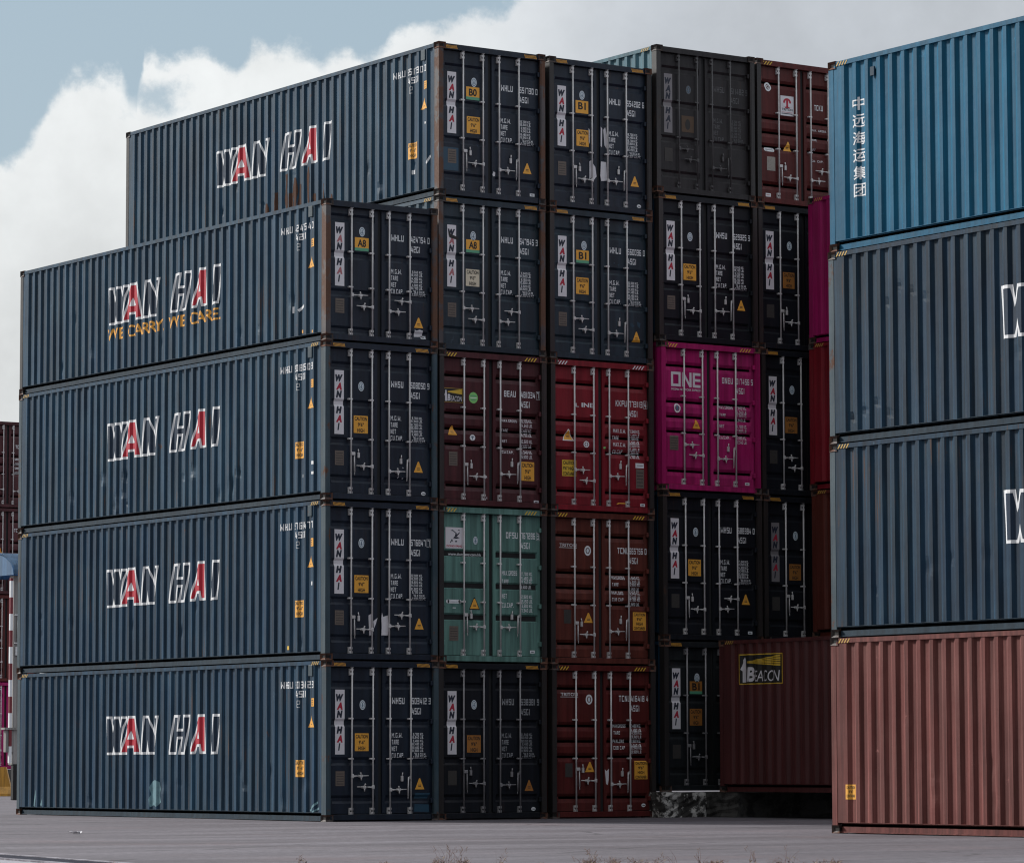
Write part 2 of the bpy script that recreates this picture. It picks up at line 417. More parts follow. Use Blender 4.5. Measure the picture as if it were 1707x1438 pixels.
def inset(pts, d):
    """inward offset of a simple polygon"""
    n = len(pts); ar = sum(pts[i][0]*pts[(i+1) % n][1]-pts[(i+1) % n][0]*pts[i][1] for i in range(n))
    sg = 1 if ar > 0 else -1; outp = []
    for i in range(n):
        p0, p1, p2 = Vector(pts[i-1]), Vector(pts[i]), Vector(pts[(i+1) % n])
        e1 = (p1-p0).normalized(); e2 = (p2-p1).normalized()
        n1_ = Vector((-e1.y, e1.x))*sg; n2_ = Vector((-e2.y, e2.x))*sg
        bis = n1_+n2_
        k = bis.length
        if k < 1e-4: outp.append(tuple(p1+n1_*d)); continue
        bis /= k; cosh = max(.38, bis.dot(n1_))
        outp.append(tuple(p1+bis*(d/cosh)))
    return outp


# ------------------------------------------------------------------ the container kit
VAR = random.Random(23)
CW, CL = 2.438, 12.192
PITCH_, F1, SL, F2, DEP = .278, .072, .068, .070, .036
Y0, Y1 = .17, CL-.13                      # where the corrugated sheet starts and ends
SIDE_BREAKS = []
_y = Y0+.05
while _y+PITCH_ < Y1:
    SIDE_BREAKS += [(_y, 0.), (_y+SL, DEP), (_y+SL+F2, DEP), (_y+2*SL+F2, 0.)]
    _y += PITCH_
SIDE_BREAKS = [(Y0, 0.)]+SIDE_BREAKS+[(Y1, 0.)]
XO = .012


def side_depth(y):
    for (a, da), (b, db) in zip(SIDE_BREAKS, SIDE_BREAKS[1:]):
        if a <= y <= b: return da+(db-da)*(y-a)/max(b-a, 1e-9)
    return 0.


def side_bm(H, dents=(), rows=14, right=False):
    bm = new(); z0, z1 = .155, H-.07
    zs = [z0+(z1-z0)*i/rows for i in range(rows+1)]
    grid = []
    for (y, d) in SIDE_BREAKS:
        col = []
        for z in zs:
            x = XO+d
            for (dy, dzz, rr, am) in dents:
                q = math.hypot((y-dy)/rr, (z-dzz)/(rr*1.3))
                if q < 1: x += am*(1-q*q)**2
            col.append(bm.verts.new(((CW-x) if right else x, y, z)))
        grid.append(col)
    for a, b in zip(grid, grid[1:]):
        for k in range(rows):
            q = (a[k], a[k+1], b[k+1], b[k]) if not right else (a[k], b[k], b[k+1], a[k+1])
            bm.faces.new(q)
    return bm


def end_bm(H):
    bm = new(); z0, z1 = .155, H-.08; x = .10; pr = []
    while x+.25 < CW-.10:
        pr += [(x, 0), (x+.06, .04), (x+.125, .04), (x+.185, 0)]; x += .25
    pr.append((CW-.10, 0))
    A = [(bm.verts.new((a, CL-.02-d, z0)), bm.verts.new((a, CL-.02-d, z1))) for a, d in pr]
    for a, b in zip(A, A[1:]): bm.faces.new((a[0], a[1], b[1], b[0]))
    return bm


def roof_bm(H):
    bm = new(); y = .15; pr = []
    while y+.21 < CL-.1:
        pr += [(y, 0), (y+.03, .018), (y+.10, .018), (y+.13, 0)]; y += .209
    pr.append((CL-.1, 0))
    A = [(bm.verts.new((.05, a, H-.05+d)), bm.verts.new((CW-.05, a, H-.05+d))) for a, d in pr]
    for a, b in zip(A, A[1:]): bm.faces.new((a[0], a[1], b[1], b[0]))
    return bm


def floor_bm():
    bm = new(); box(bm, .05, .16, .10, CW-.05, CL-.13, .14)
    for i in range(20): box(bm, .07, .5+i*.58, .03, CW-.07, .56+i*.58, .098)
    return bm


def casting_bm():
    bm = new(); fs = box(bm, 0, 0, 0, .162, .178, .118, 0)
    for f in list(fs):
        n = f.normal.copy() if f.normal.length else None
        f.normal_update(); n = f.normal.copy()
        r = bmesh.ops.inset_region(bm, faces=[f], thickness=.034, use_even_offset=True)
        for v in f.verts: v.co -= n*.028
        f.material_index = 1
    return bm


def casting(parent, x, y, z):
    k = 'casting'
    if k not in CACHE:
        bm = casting_bm(); me = bpy.data.meshes.new('corner_casting'); bm.to_mesh(me); bm.free()
        me.materials.append(MT['casting']); me.materials.append(m_hole); CACHE[k] = me
    o = bpy.data.objects.new('corner_casting', CACHE[k]); COL.objects.link(o); o.parent = parent; o.location = (x, y, z)


def post_bm(H, rear):
    def f():
        bm = new()
        if rear: box(bm, .008, CL-.125, .118, .115, CL-.008, H-.118)
        else:
            box(bm, .007, .008, .118, .088, .16, H-.118)
            box(bm, .088, .012, .118, .112, .055, H-.118)       # inner lip of the channel
        return bm
    return f


RECESS = {'navy': (2.46, 1.775, 1.085, .40), 'red': (2.45, 1.745, 1.455, 1.165, .40), 'green': (2.02, 1.43, .84), 'half': (2.28, 1.60, .90, .22)}
DY = .10                                  # door skin depth behind the front plane


def door_prof(kind):
    pr = []
    for c in sorted(RECESS[kind]):
        if kind == 'green': pr += [(c-.068, 0.), (c-.05, .036), (c+.042, .036), (c+.072, 0.)]
        elif kind == 'red': pr += [(c-.112, 0.), (c-.036, .035), (c+.010, .035), (c+.064, 0.)]
        else: pr += [(c-.082, 0.), (c-.040, .030), (c+.022, .030), (c+.068, 0.)]
    return pr


def pdepth(pr, z):
    if z <= pr[0][0] or z >= pr[-1][0]: return 0.
    for (a, da), (b, db) in zip(pr, pr[1:]):
        if a <= z <= b: return da+(db-da)*(z-a)/(b-a)
    return 0.


LEAF = ((.098, CW/2-.042), (CW/2+.042, CW-.098))


def leaf_bm(H, kind, k):
    def f():
        bm = new(); x0, x1 = LEAF[k]; pr = door_prof(kind); z0, z1 = .135, H-.135
        xs = [(x0, 0.), (x0+.062, 0.), (x0+.082, 1.), (x1-.082, 1.), (x1-.062, 0.), (x1, 0.)]
        zs = [z0]+[z for z, d in pr if z0 < z < z1]+[z1]
        gr = [[bm.verts.new((x, DY+pdepth(pr, z)*w, z)) for z in zs] for x, w in xs]
        for a, b in zip(gr, gr[1:]):
            for i in range(len(zs)-1): bm.faces.new((a[i], b[i], b[i+1], a[i+1]))
        # rim
        ringv = [c[0] for c in gr]+gr[-1][1:]+[c[-1] for c in gr[::-1]][1:]+gr[0][::-1][1:-1]
        back = [bm.verts.new((v.co.x, DY+.055, v.co.z)) for v in ringv]; n = len(ringv)
        for i in range(n): bm.faces.new((ringv[i], back[i], back[(i+1) % n], ringv[(i+1) % n]))
        return bm
    return f


def rod_bm(H):
    def f():
        bm = new(); y = .052
        tube(bm, (0, y, .05), (0, y, H-.10), .0165, 8)
        for z in (.12, H-.27):                                  # cam keepers
            box(bm, -.040, y-.012, z, .026, y+.05, z+.045, bev=.006); box(bm, -.040, y-.012, z+.075, .026, y+.05, z+.12, bev=.006); box(bm, -.046, y+.012, z, -.03, y+.05, z+.12)
        for z in (.07, H-.135):
            box(bm, -.028, y-.024, z, .028, y+.03, z+.035, bev=.006)
        for z in (H*.382, H*.632):                              # guide brackets
            box(bm, -.06, y-.012, z, .034, y+.05, z+.03, bev=.006)
        tube(bm, (0, y, .028), (0, y, .05), .026, 8); tube(bm, (0, y, H-.10), (0, y, H-.082), .024, 8)
        return bm
    return f


def handle_bm(sgn, vert):
    def f():
        bm = new(); y = .04
        if vert:
            box(bm, .012*sgn-.02, y-.02, .80, .055*sgn+.02*0+.02, y+.02, .86, bev=.006)
            tube(bm, (.062*sgn, y, .84), (.068*sgn, y, .50), .011, 6, .016)
            tube(bm, (.068*sgn, y, .50), (.072*sgn, y, .44), .007, 6)
            box(bm, .175*sgn-.022, y+.02, .76, .175*sgn+.022, y+.06, .86, bev=.006)
            tube(bm, (.175*sgn, y+.03, .86), (.165*sgn, y+.035, .92), .012, 6)
        else:
            box(bm, -.03 if sgn < 0 else -.02, y-.02, .575, .02 if sgn < 0 else .03, y+.02, .645, bev=.008)
            tube(bm, (0, y, .605), (.12*sgn, y-.006, .612), .018, 6, .011)
            tube(bm, (.12*sgn, y-.006, .612), (.345*sgn, y, .617), .010, 6)
            x = .19*sgn
            box(bm, x-.035, y-.014, .585, x+.035, y+.06, .635, bev=.008)
            tube(bm, (x, y, .63), (x-.02*sgn, y-.01, .675), .013, 6)
            tube(bm, (x, y, .585), (x+.004, y, .535), .016, 6, .010)
        return bm
    return f


def hinge_bm():
    bm = new(); box(bm, -.055, .035, -.045, .06, .098, .045, bev=.008); tube(bm, (-.03, .028, -.06), (-.03, .028, .06), .016, 8)
    return bm


def header_bm(H):
    def f():
        bm = new(); box(bm, .112, .022, H-.125, CW-.112, .10, H-.018, bev=.004)
        return bm
    return f


def sill_bm():
    bm = new(); box(bm, .112, .018, .02, CW-.112, .10, .122, bev=.004)
    return bm


def hazard_bm(n, w, h, lean, fill=.52):
    bm = new()
    for i in range(n):
        a = i*w/n; b = a+w/n*fill
        bm.faces.new([bm.verts.new(p) for p in ((a, 0, 0), (b, 0, 0), (b+lean, 0, h), (a+lean, 0, h))])
    return bm


def empty(name, loc, label, cat, group=None, rz=0.):
    o = bpy.data.objects.new(name, None); COL.objects.link(o); o.location = loc; o.rotation_euler = (0, 0, rz)
    o.empty_display_size = .3
    o['label'] = label; o['category'] = cat
    if group: o['group'] = group
    return o


def container(loc, label, group, H=2.896, door='navy_door', side='navy_side', post='dark_post', kind='navy', rail=None, dents=(), rod=None,
              hazard='fine', full=True, side_full=False):
    c = empty('shipping_container', loc, label, 'shipping container', group)
    dm, smt, pm = MT[door], MT[side], MT[post]; rm = MT[rail] if rail else smt
    h = '%.3f' % H
    # posts with their castings
    for mirx in (0, 1):
        for rear in (0, 1):
            key = ('post', h, mirx, rear)
            p = shared(key, 'corner_post', (lambda b=post_bm(H, rear), mx=mirx: mir(b(), mx)), pm if (not rear or post != 'rusty_post') else MT['dark_post'], c)
            for top in (0, 1):
                casting(p, CW-.162 if mirx else 0, CL-.178 if rear else 0, H-.118 if top else 0)
    def rails(top, mx):
        def f():
            bm = new()
            if top: box(bm, .006, .18, H-.082, .07, CL-.18, H-.014)
            else: box(bm, .050, .18, .018, .09, CL-.18, .156); box(bm, .013, .18, .156, .09, CL-.18, .163); box(bm, .03, .18, .010, .05, CL-.18, .026)
            return mir(bm, mx)
        return f
    for mx in (0, 1):
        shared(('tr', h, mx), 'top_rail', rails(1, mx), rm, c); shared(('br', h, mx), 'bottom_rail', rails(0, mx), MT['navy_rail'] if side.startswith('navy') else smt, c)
    shared(('roof', h), 'roof_panel', lambda: roof_bm(H), MT['roof'], c)
    shared(('floor',), 'floor_frame', floor_bm, MT['dark_post'], c)
    shared(('end', h), 'end_panel', lambda: end_bm(H), smt, c)
    def endfr():
        bm = new(); box(bm, .12, CL-.11, H-.13, CW-.12, CL-.012, H-.02); box(bm, .12, CL-.11, .02, CW-.12, CL-.012, .15); return bm
    shared(('endf', h), 'end_frame', endfr, smt, c)
    shared(('sr', h), 'side_panel', lambda: side_bm(H, (), 2, True), smt, c)
    if dents:
        mesh_obj('side_panel', side_bm(H, dents, 44), smt, c)
    else: shared(('sl', h), 'side_panel', lambda: side_bm(H, (), 2), smt, c)
    # door end
    shared(('hd', h), 'door_header', header_bm(H), dm, c); shared(('sill',), 'door_sill', sill_bm, dm, c)
    def gask():
        bm = new(); box(bm, .10, .135, .122, CW-.10, .165, H-.122); return bm
    shared(('gk', h), 'door_gasket', gask, m_rubber, c)
    doors = []
    rodm = rod or m_galv
    for k in (0, 1):
        d = shared(('leaf', h, kind, k), 'container_door', leaf_bm(H, kind, k), dm, c); doors.append(d)
        x0, x1 = LEAF[k]
        xs = (.585, 1.035) if k == 0 else (CW-1.035, CW-.585)
        for x in xs: shared(('rod', h), 'lock_rod', rod_bm(H), rodm, d, x=x)
        if full:
            inner, outer = (xs[1], xs[0]) if k == 0 else (xs[0], xs[1])
            sg = -1 if k == 0 else 1
            hz = VAR.choice((-.05, -.02, 0, .02, .05, .09)); q_ = VAR.random()
            shared(('hh', sg), 'door_handle', handle_bm(sg, False), rodm, d, x=inner, z=hz)
            if q_ < .72: shared(('hv', -sg), 'door_handle', handle_bm(-sg, True), rodm, d, x=outer, z=hz)
            else: shared(('hh', -sg), 'door_handle', handle_bm(-sg, False), rodm, d, x=outer, z=hz+.20)
        for z in (.36, 1.07, 1.80, 2.50):
            if z < H-.2: shared(('hinge', k), 'hinge', (lambda k=k: mir(hinge_bm(), k, 0)), dm, d, x=(x0 if k == 0 else x1), z=z)
    # hazard stripes on the header and on the top side rail
    if hazard:
        for x in (.15, 1.96):
            if hazard == 'fine': shared(('hzf',), 'hazard_stripes', lambda: hazard_bm(11, .28, .062, -.022, .45), m_amber, c, x=x+.02, y=.0195, z=H-.108)
            else: shared(('hzc',), 'hazard_stripes', lambda: hazard_bm(4, .27, .068, .055, .42), m_yellow if hazard == 'coarse' else m_white, c, x=x-.03, y=.0195, z=H-.112)
    return c, doors, H, kind


def mir(bm, mx, w=CW):
    if mx:
        for v in bm.verts: v.co.x = w-v.co.x
        bmesh.ops.reverse_faces(bm, faces=bm.faces[:])
    return bm


def on_door(kind):
    pr = door_prof(kind); cuts = [z for z, d in pr]
    return (lambda a, b, e: (a, DY+pdepth(pr, b)-e-.001, b)), cuts


SIDE_CUTS = [-y for y, d in SIDE_BREAKS]


def on_side(a, b, e): return (XO+side_depth(-a)-e-.001, -a, b)      # a runs from -CL (far end) to 0 (door end)


# ------------------------------------------------------------------ door artwork
def door_art(d, kind, name, build):
    art = Art(); build(art); pl, cuts = on_door(kind)
    return art.build(name, d, pl, (), cuts)


def name_sign(d, kind, zsh=0., white=m_signw, red=m_redink, ink=m_ink, xs=0., scratched=False):
    def b(a):
        x0, x1 = .255+xs, .455+xs
        a.rect(x0, 1.20+zsh, x1, 2.365+zsh, white)
        for ch, z, col in (('W', 2.155, ink), ('A', 2.005, red), ('N', 1.86, ink), ('H', 1.575, ink), ('A', 1.415, red), ('I', 1.27, ink)):
            w = .15 if ch == 'W' else (.035 if ch == 'I' else .115)
            a.text(ch, (x0+x1)/2-w/2-(.02 if ch == 'I' else .012), z+zsh, w+.012, .132, col, 1, .085, .22)
        if scratched:
            a.poly(((x0+.03, 2.25), (x0+.08, 2.19), (x0+.21, 2.15), (x0+.26, 2.12), (x0+.24, 2.09), (x0+.10, 2.11), (x0+.045, 2.13)), m_black, 2)
    return door_art(d, kind, 'name_sign', b)


def caution(d, kind, x, z, w=.30, h=.32, film=m_amber, lines=("CAUTION", "9'6\"", "HIGH")):
    def b(a):
        a.rect(x, z, x+w, z+h, film); n = len(lines); lh = h/n
        for i, t in enumerate(lines):
            ww = w*(.86 if len(t) > 5 else (.5 if len(t) > 3 and t[0] != '9' else .42))
            a.text(t, x+(w-ww)/2, z+h-lh*(i+.86), ww, lh*.66, m_black, 1, .025)
    return door_art(d, kind, 'caution_sticker', b)


def triangle(d, kind, x, z, w=.20, h=.20, film=m_amber, border=None):
    def b(a):
        if border: a.poly(((x-.025, z-.018), (x+w+.025, z-.018), (x+w/2+.012, z+h+.025), (x+w/2-.012, z+h+.025)), border)
        a.poly(((x, z), (x+w, z), (x+w/2+.012, z+h), (x+w/2-.012, z+h)), film, 1)
        for i in range(2): a.rect(x+w*.34, z+h*(.24+.13*i), x+w*.66, z+h*(.29+.13*i), m_ink, 2)
    return door_art(d, kind, 'warning_triangle', b)


def emblem(d, kind, x, z, ra=.062, rb=.088, dim=False):
    def b(a):
        a.oval(x, z, ra, rb, m_ghost if dim else m_emblem)
        a.ring(x, z, ra*.78, rb*.78, .82, m_emblemi, 1)
        a.rect(x-.009, z-rb*.45, x+.009, z+rb*.4, m_emblemi, 1); a.rect(x-.028, z-rb*.2, x+.028, z-rb*.1, m_emblemi, 1)
    return door_art(d, kind, 'class_emblem', b)


def data_plate(d, kind, x, z, w=.19, h=.265, dark=False, patch=False):
    def b(a):
        if patch: a.rect(x-.10, z-.14, x+w+.05, z+h+.03, m_bluepatch)
        a.rect(x, z, x+w, z+h, m_plated if dark else m_plate, 1)
        for i in range(5): a.rect(x+.02, z+h*(.12+.17*i), x+w-.02, z+h*(.16+.17*i), m_plated, 2)
    return door_art(d, kind, 'data_plate', b)


def block_sticker(d, kind, x, z, t, w=.30, strip=True, film=m_amber):
    def b(a):
        a.rect(x, z+(.055 if strip else 0), x+w, z+.245, film)
        if strip: a.rect(x, z, x+w, z+.055, m_stickgreen)
        a.text(t, x+.06, z+.072, w-.12, .14, m_black, 1, .03)
    return door_art(d, kind, 'block_sticker', b)


def scrap(d, kind, polys, mat=m_paper, name='paper_residue'):
    def b(a):
        for p in polys: a.poly(p, mat)
    return door_art(d, kind, name, b)


def number(d, kind, own, num, chk, code='45G1', z=2.115, mat=m_white, boxed=False, x=1.475, sq=1.):
    def b(a):
        a.code(own, x, z, .265, .115, mat)
        a.code(num, 1.90, z, .057*len(num)-.02 if num else .1, .115, mat)
        if chk: a.code(chk, 2.268, z, .045, .115, mat)
        if boxed:
            for r in ((2.248, z-.02, 2.254, z+.132), (2.331, z-.02, 2.337, z+.132), (2.254, z-.02, 2.331, z-.014), (2.254, z+.126, 2.331, z+.132)): a.rect(*r, mat)
        a.code(code, 1.90, z-.185, .205, .115, mat)
    return door_art(d, kind, 'serial_number', b)


def weights(d, kind, z=1.505, mat=m_white, rows=("M.G.W.", "TARE", "NET", "CU.CAP."), pitch=.122, style='navy', seed=1, cap=.085, x=1.465, dim=None):
    rg = random.Random(seed)
    def b(a):
        for i, t in enumerate(rows):
            zz = z-pitch*i
            w = .27*len(t)/7. if style == 'navy' else .038*len(t)
            a.code(t, x, zz, w, cap, mat)
            for k in (0, 1):
                big = i < 3
                n = ('%d,%03d' % (rg.randint(2, 32) if k == 0 else rg.randint(5, 71), rg.choice((500, 920, 340, 480, 700, 150)))) if big else ('76.%d' % rg.randint(2, 5) if k == 0 else '2,69%d' % rg.randint(0, 9))
                u = ('KG.', 'LB.')[k] if big else ('CU.M.', 'CU.FT.')[k]
                hh = cap*.52; zl = zz+cap-hh-k*(hh+.012)-(.0 if style == 'navy' else .0)
                if style != 'navy': hh = .062; zl = zz+.005-k*.085
                mm = mat if (dim is None or (i+k) % 3) else dim
                wn = .028*len(n)*(.9 if style == 'navy' else 1.0)
                a.code(n, 2.055-wn, zl, wn, hh, mm, weight=.27)
                a.code(u, 2.08, zl, .026*len(u), hh, mm, weight=.27)
    return door_art(d, kind, 'weight_markings', b)


def small_tag(d, kind, x=2.13, z=.155, mat=m_white, oval=False):
    def b(a):
        if oval: a.oval(x+.05, z+.03, .05, .034, mat)
        else: a.rect(x, z, x+.11, z+.055, mat)
        a.rect(x+.025, z+.02, x+.085, z+.034, m_ink, 1)
    return door_art(d, kind, 'maker_tag', b)


def jv(a): return VAR.uniform(-a, a)


def navy_set(C, own, num, chk, code='45G1', block=None, caut=True, tri=(1.97, .565), boxed=False, film=m_amber, red=m_redink, wmat=m_white, sign=m_signw,
             dimplate=False, patch=False, tag='oval', block_strip=True, caut_lines=("CAUTION", "9'6\"", "HIGH"), scratched=False, z0=0., seed=1, emb=2.10, dimemb=False, ink=m_ink, halfdoor=False):
    c, (a, b), H, kind = C
    name_sign(a, kind, z0, sign, red, ink, scratched=scratched)
    emblem(a, kind, .845+jv(.02), emb+z0+jv(.03)+(.10 if block else 0.), dim=dimemb)
    if block: block_sticker(a, kind, .68, 1.875+z0, block, strip=block_strip, film=film if film is not m_palecaut else m_amber)
    if caut: caution(a, kind, .68+jv(.02), 1.25+z0+jv(.025), w=.30+jv(.012), film=film, lines=caut_lines)
    data_plate(a, kind, .265, .635 if H > 2.7 else .52, dark=dimplate, patch=patch)
    if not halfdoor:
        if num: number(b, kind, own, num, chk, code, 2.115+z0, wmat, boxed)
        weights(b, kind, 1.505+z0, wmat, seed=seed)
        if tri: triangle(b, kind, tri[0], tri[1], film=film if film is m_amberd else m_amber)
        if tag: small_tag(b, kind, oval=(tag == 'oval'))


# ------------------------------------------------------------------ side artwork
_l = lambda x, y: (x, y)
LOGO = {
 'W': ([(80, 188), (156, 187), (168, 318), (192, 188), (247, 187), (270, 318), (284, 186), (356, 184), (318, 330), (276, 682), (196, 682), (186, 585), (172, 684), (96, 684)], None),
 'A': ([(376, 178), (468, 176), (520, 673), (430, 676), (424, 592), (370, 594), (362, 678), (272, 682)], [(404, 372), (438, 480), (370, 482)]),
 'N': ([(566, 174), (640, 173), (690, 352), (700, 173), (758, 171), (712, 673), (632, 674), (616, 500), (606, 674), (534, 677)], None),
 'H': ([(948, 164), (1036, 162), (1021, 340), (1076, 339), (1084, 158), (1170, 156), (1108, 672), (1018, 673), (1042, 474), (1020, 475), (1000, 673), (898, 675)], None),
 'B': ([(1280, 152), (1370, 150), (1390, 662), (1304, 664), (1296, 570), (1256, 572), (1230, 666), (1164, 668)], [(1287, 372), (1300, 466), (1276, 467)]),
 'I': ([(1474, 146), (1572, 144), (1522, 664), (1432, 668)], None)}


def logo_pt(x, y):
    t = (x-80)/(1572-80)                                  # far end 8.38 m from the doors, near end 3.82 m
    s = 8.383+(3.82-8.383)*(t*1.082/(1+.082*t))
    top = 188-44*t; bot = 684-16*t
    return (-s, 1.212+(bot-y)/(bot-top)*.760)


def side_logo(c, dz=0., slogan=False, da=0.):
    for word in ('WAN', 'HBI'):
        art = Art()
        for k in word:
            pts, hole = LOGO['A' if (k == 'A') else k]
            P = [logo_pt(*p) for p in pts]; P = [(a+da, b+dz) for a, b in P]
            art.poly(P, m_white, 0)
            art.poly(inset(P, .050), m_logo_red if k in 'AB' else m_logo_navy, 1)
            if hole: art.poly([(logo_pt(*p)[0]+da, logo_pt(*p)[1]+dz) for p in hole], m_white, 2)
        art.build('logo_word', c, on_side, SIDE_CUTS, ())
    if slogan: Art().text("WE CARRY, WE CARE.", -8.40, .87+dz, 4.52, .27, m_amber, 0, .012).build('slogan', c, on_side, SIDE_CUTS, ())


def side_marks(c, num, caut=True, dz=0., code='45G1', H=2.896):
    art = Art()
    art.code(num, -1.59, 2.40+dz, 1.14, .125, m_white, weight=.26)
    art.code(code, -1.08, 2.235+dz, .37, .12, m_white, weight=.26)
    for i, z in enumerate((2.17, 2.11, 2.05)): art.rect(-1.03, z+dz, -.95, z+.008+dz, m_white)
    art.rect(-1.03, 2.05+dz, -1.022, 2.178+dz, m_white); art.rect(-.955, 2.11+dz, -.947, 2.178+dz, m_white)
    art.build('serial_number', c, on_side, SIDE_CUTS, ())
    art = Art(); art.rect(-.575, 2.065+dz, -.43, 2.215+dz, m_amber)
    for i in range(3): art.rect(-.54, 2.09+.04*i+dz, -.47, 2.105+.04*i+dz, m_ink, 1)
    art.build('height_sticker', c, on_side, SIDE_CUTS, ())
    art = Art(); art.poly(((-.665, 1.69+dz), (-.42, 1.69+dz), (-.53, 1.90+dz), (-.55, 1.90+dz)), m_amber)
    art.rect(-.58, 1.74+dz, -.50, 1.755+dz, m_ink, 1)
    art.build('warning_triangle', c, on_side, SIDE_CUTS, ())
    if caut:
        art = Art(); art.rect(-1.11, .795+dz, -.755, 1.10+dz, m_amber)
        for i, t in enumerate(("CAUTION", "9'-6\"", "HIGH")): art.text(t, -1.08+(0 if i == 0 else .07), 1.02-.095*i+dz, .30-(0 if i == 0 else .14), .062, m_black, 1, .02)
        art.build('caution_sticker', c, on_side, SIDE_CUTS, ())
    def vent():
        bm = new(); box(bm, -.004, .47, 0, .03, .615, .20, bev=.006); return bm
    shared(('vent',), 'vent_cover', vent, MT['slate_post'], c, z=H-.285)


def side_hazard(c, H, near=True, far=True, coarse=True):
    for k, on in ((0, near), (1, far)):
        if not on: continue
        def b():
            bm = hazard_bm(4, .26, .062, .05, .42)
            for v in bm.verts: v.co = (.003, -v.co.x, v.co.z)
            return bm
        shared(('hzs',), 'hazard_stripes', b, m_hzs, c, y=(.52 if k == 0 else CL-.19), z=H-.085)


def side_art(c, name, build):
    a = Art(); build(a); return a.build(name, c, on_side, SIDE_CUTS, ())


def dents_rand(seed, n, zmax=1.1, amp=.03):
    rg = random.Random(seed)
    return [(rg.uniform(.5, CL-.5), rg.uniform(.3, zmax), rg.uniform(.06, .17), rg.uniform(.25, .6)*amp) for _ in range(n)]


# ------------------------------------------------------------------ ground
def ground_mat(name, lo, hi, tint, seed, rough=.85):
    m, q, b = new_mat(name)
    tc = q.n('ShaderNodeTexCoord'); p = q.v('ADD', tc.outputs['Object'], (seed, seed*1.3, 0.))
    big = q.noise(p, .13, 5, .6); mid = q.noise(q.scale(p, .35, 1.1, 1.), .8, 6, .62); fine = q.noise(p, 38, 5, .7)
    # tyre-polished lanes run along the stack fronts
    rot = q.n('ShaderNodeMapping'); q.put(rot.inputs[0], p); rot.inputs[2].default_value = (0, 0, R(9)); rot.inputs[3].default_value = (.035, .55, 1)
    lane = q.noise(rot.outputs[0], 1., 6, .68, .4)
    f = q.m('ADD', q.m('MULTIPLY', lane, .55), q.m('ADD', q.m('MULTIPLY', big, .25), q.m('MULTIPLY', mid, .2)))
    col = q.mix(q.ramp(f, .36, .66), lo, hi)
    col = q.mix(q.ramp(q.noise(p, .32, 5, .6), .5, .72, 0., .55), col, tint)
    col = q.mix(q.ramp(fine, .35, .7, 0., .42), col, tuple(x*.62 for x in lo))
    grit = q.noise(p, 8., 6, .72); col = q.mix(q.ramp(grit, .40, .64, 0., .5), col, tuple(x*.5 for x in lo)); col = q.mix(q.ramp(q.noise(p, 15., 4, .7), .62, .72, 0., .35), col, tuple(min(.6, x*1.5) for x in hi))
    crack = q.n('ShaderNodeTexVoronoi', feature='DISTANCE_TO_EDGE'); q.put(crack.inputs['Vector'], q.v('ADD', q.scale(p, .5, 1., 1.), q.v('MULTIPLY', (1., 1., 1.), (0., 0., 0.)))); crack.inputs['Scale'].default_value = .3
    ck = q.ramp(q.m('ADD', crack.outputs['Distance'], q.m('MULTIPLY', q.m('SUBTRACT', mid, .5), .06)), .0, .010, .7, 0.)
    col = q.mix(ck, col, tuple(x*.35 for x in lo))
    oil = q.ramp(q.noise(q.v('ADD', p, (40., 3., 0.)), .55, 6, .62), .60, .72, 0., .6)
    col = q.mix(oil, col, tuple(x*.5 for x in lo))
    q.put(b.inputs['Base Color'], col); b.inputs['Specular IOR Level'].default_value = .35
    q.put(b.inputs['Roughness'], q.ramp(lane, .3, .7, rough-.16, rough+.05))
    bp = q.n('ShaderNodeBump'); bp.inputs['Strength'].default_value = .35; bp.inputs['Distance'].default_value = .02
    q.put(bp.inputs['Height'], q.m('ADD', fine, mid)); q.put(b.inputs['Normal'], bp.outputs[0])
    return m


def conc_mat(name, a, b_, blot, seed=0., sc=2.2, lo=.46, hi=.62):
    m, q, b = new_mat(name)
    tc = q.n('ShaderNodeTexCoord'); p = q.v('ADD', tc.outputs['Object'], (seed, 0., seed))
    col = q.mix(q.noise(p, 3., 6, .6), a, b_)
    f = q.ramp(q.noise(p, sc, 9, .7, .3), lo, hi)
    col = q.mix(f, col, blot)
    col = q.mix(q.ramp(q.noise(q.scale(p, 6, 6, .6), 1., 5, .6), .52, .7, 0., .6), col, tuple(x*.4 for x in a))
    q.put(b.inputs['Base Color'], col); b.inputs['Roughness'].default_value = .9
    bp = q.n('ShaderNodeBump'); bp.inputs['Strength'].default_value = .7; bp.inputs['Distance'].default_value = .03
    q.put(bp.inputs['Height'], q.noise(p, 9, 8, .7)); q.put(b.inputs['Normal'], bp.outputs[0])
    return m


def structure(o): o['kind'] = 'structure'; return o


bm = new()
n = 60; xs = [-3000, -800, -200, -90]+[-60+i*2.5 for i in range(49)]+[90, 200, 800, 3000]
rg = random.Random(3)
gr = [[bm.verts.new((x, y, (rg.uniform(-.006, .004) if abs(x) < 50 and abs(y) < 50 else 0))) for y in xs] for x in xs]
for a, b in zip(gr, gr[1:]):
    for i in range(len(xs)-1): bm.faces.new((a[i], b[i], b[i+1], a[i+1]))
structure(mesh_obj('ground', bm, ground_mat('asphalt', (.078, .067, .078), (.182, .168, .192), (.155, .115, .124), 3.), smooth=True))

# ------------------------------------------------------------------ the navy stacks, first to third column
H9, H8 = 2.896, 2.591
GA = 'containers stacked in the long block'
X1, X2, X3, X4, X5 = 0., 2.57, 5.12, 7.645, 10.13
YA, YB, YC, YD = 0., .18, .21, .12
Z = [0, H9, 2*H9, 3*H9, 4*H9]
jit = random.Random(11)


def J(a=.012): return jit.uniform(-a, a)


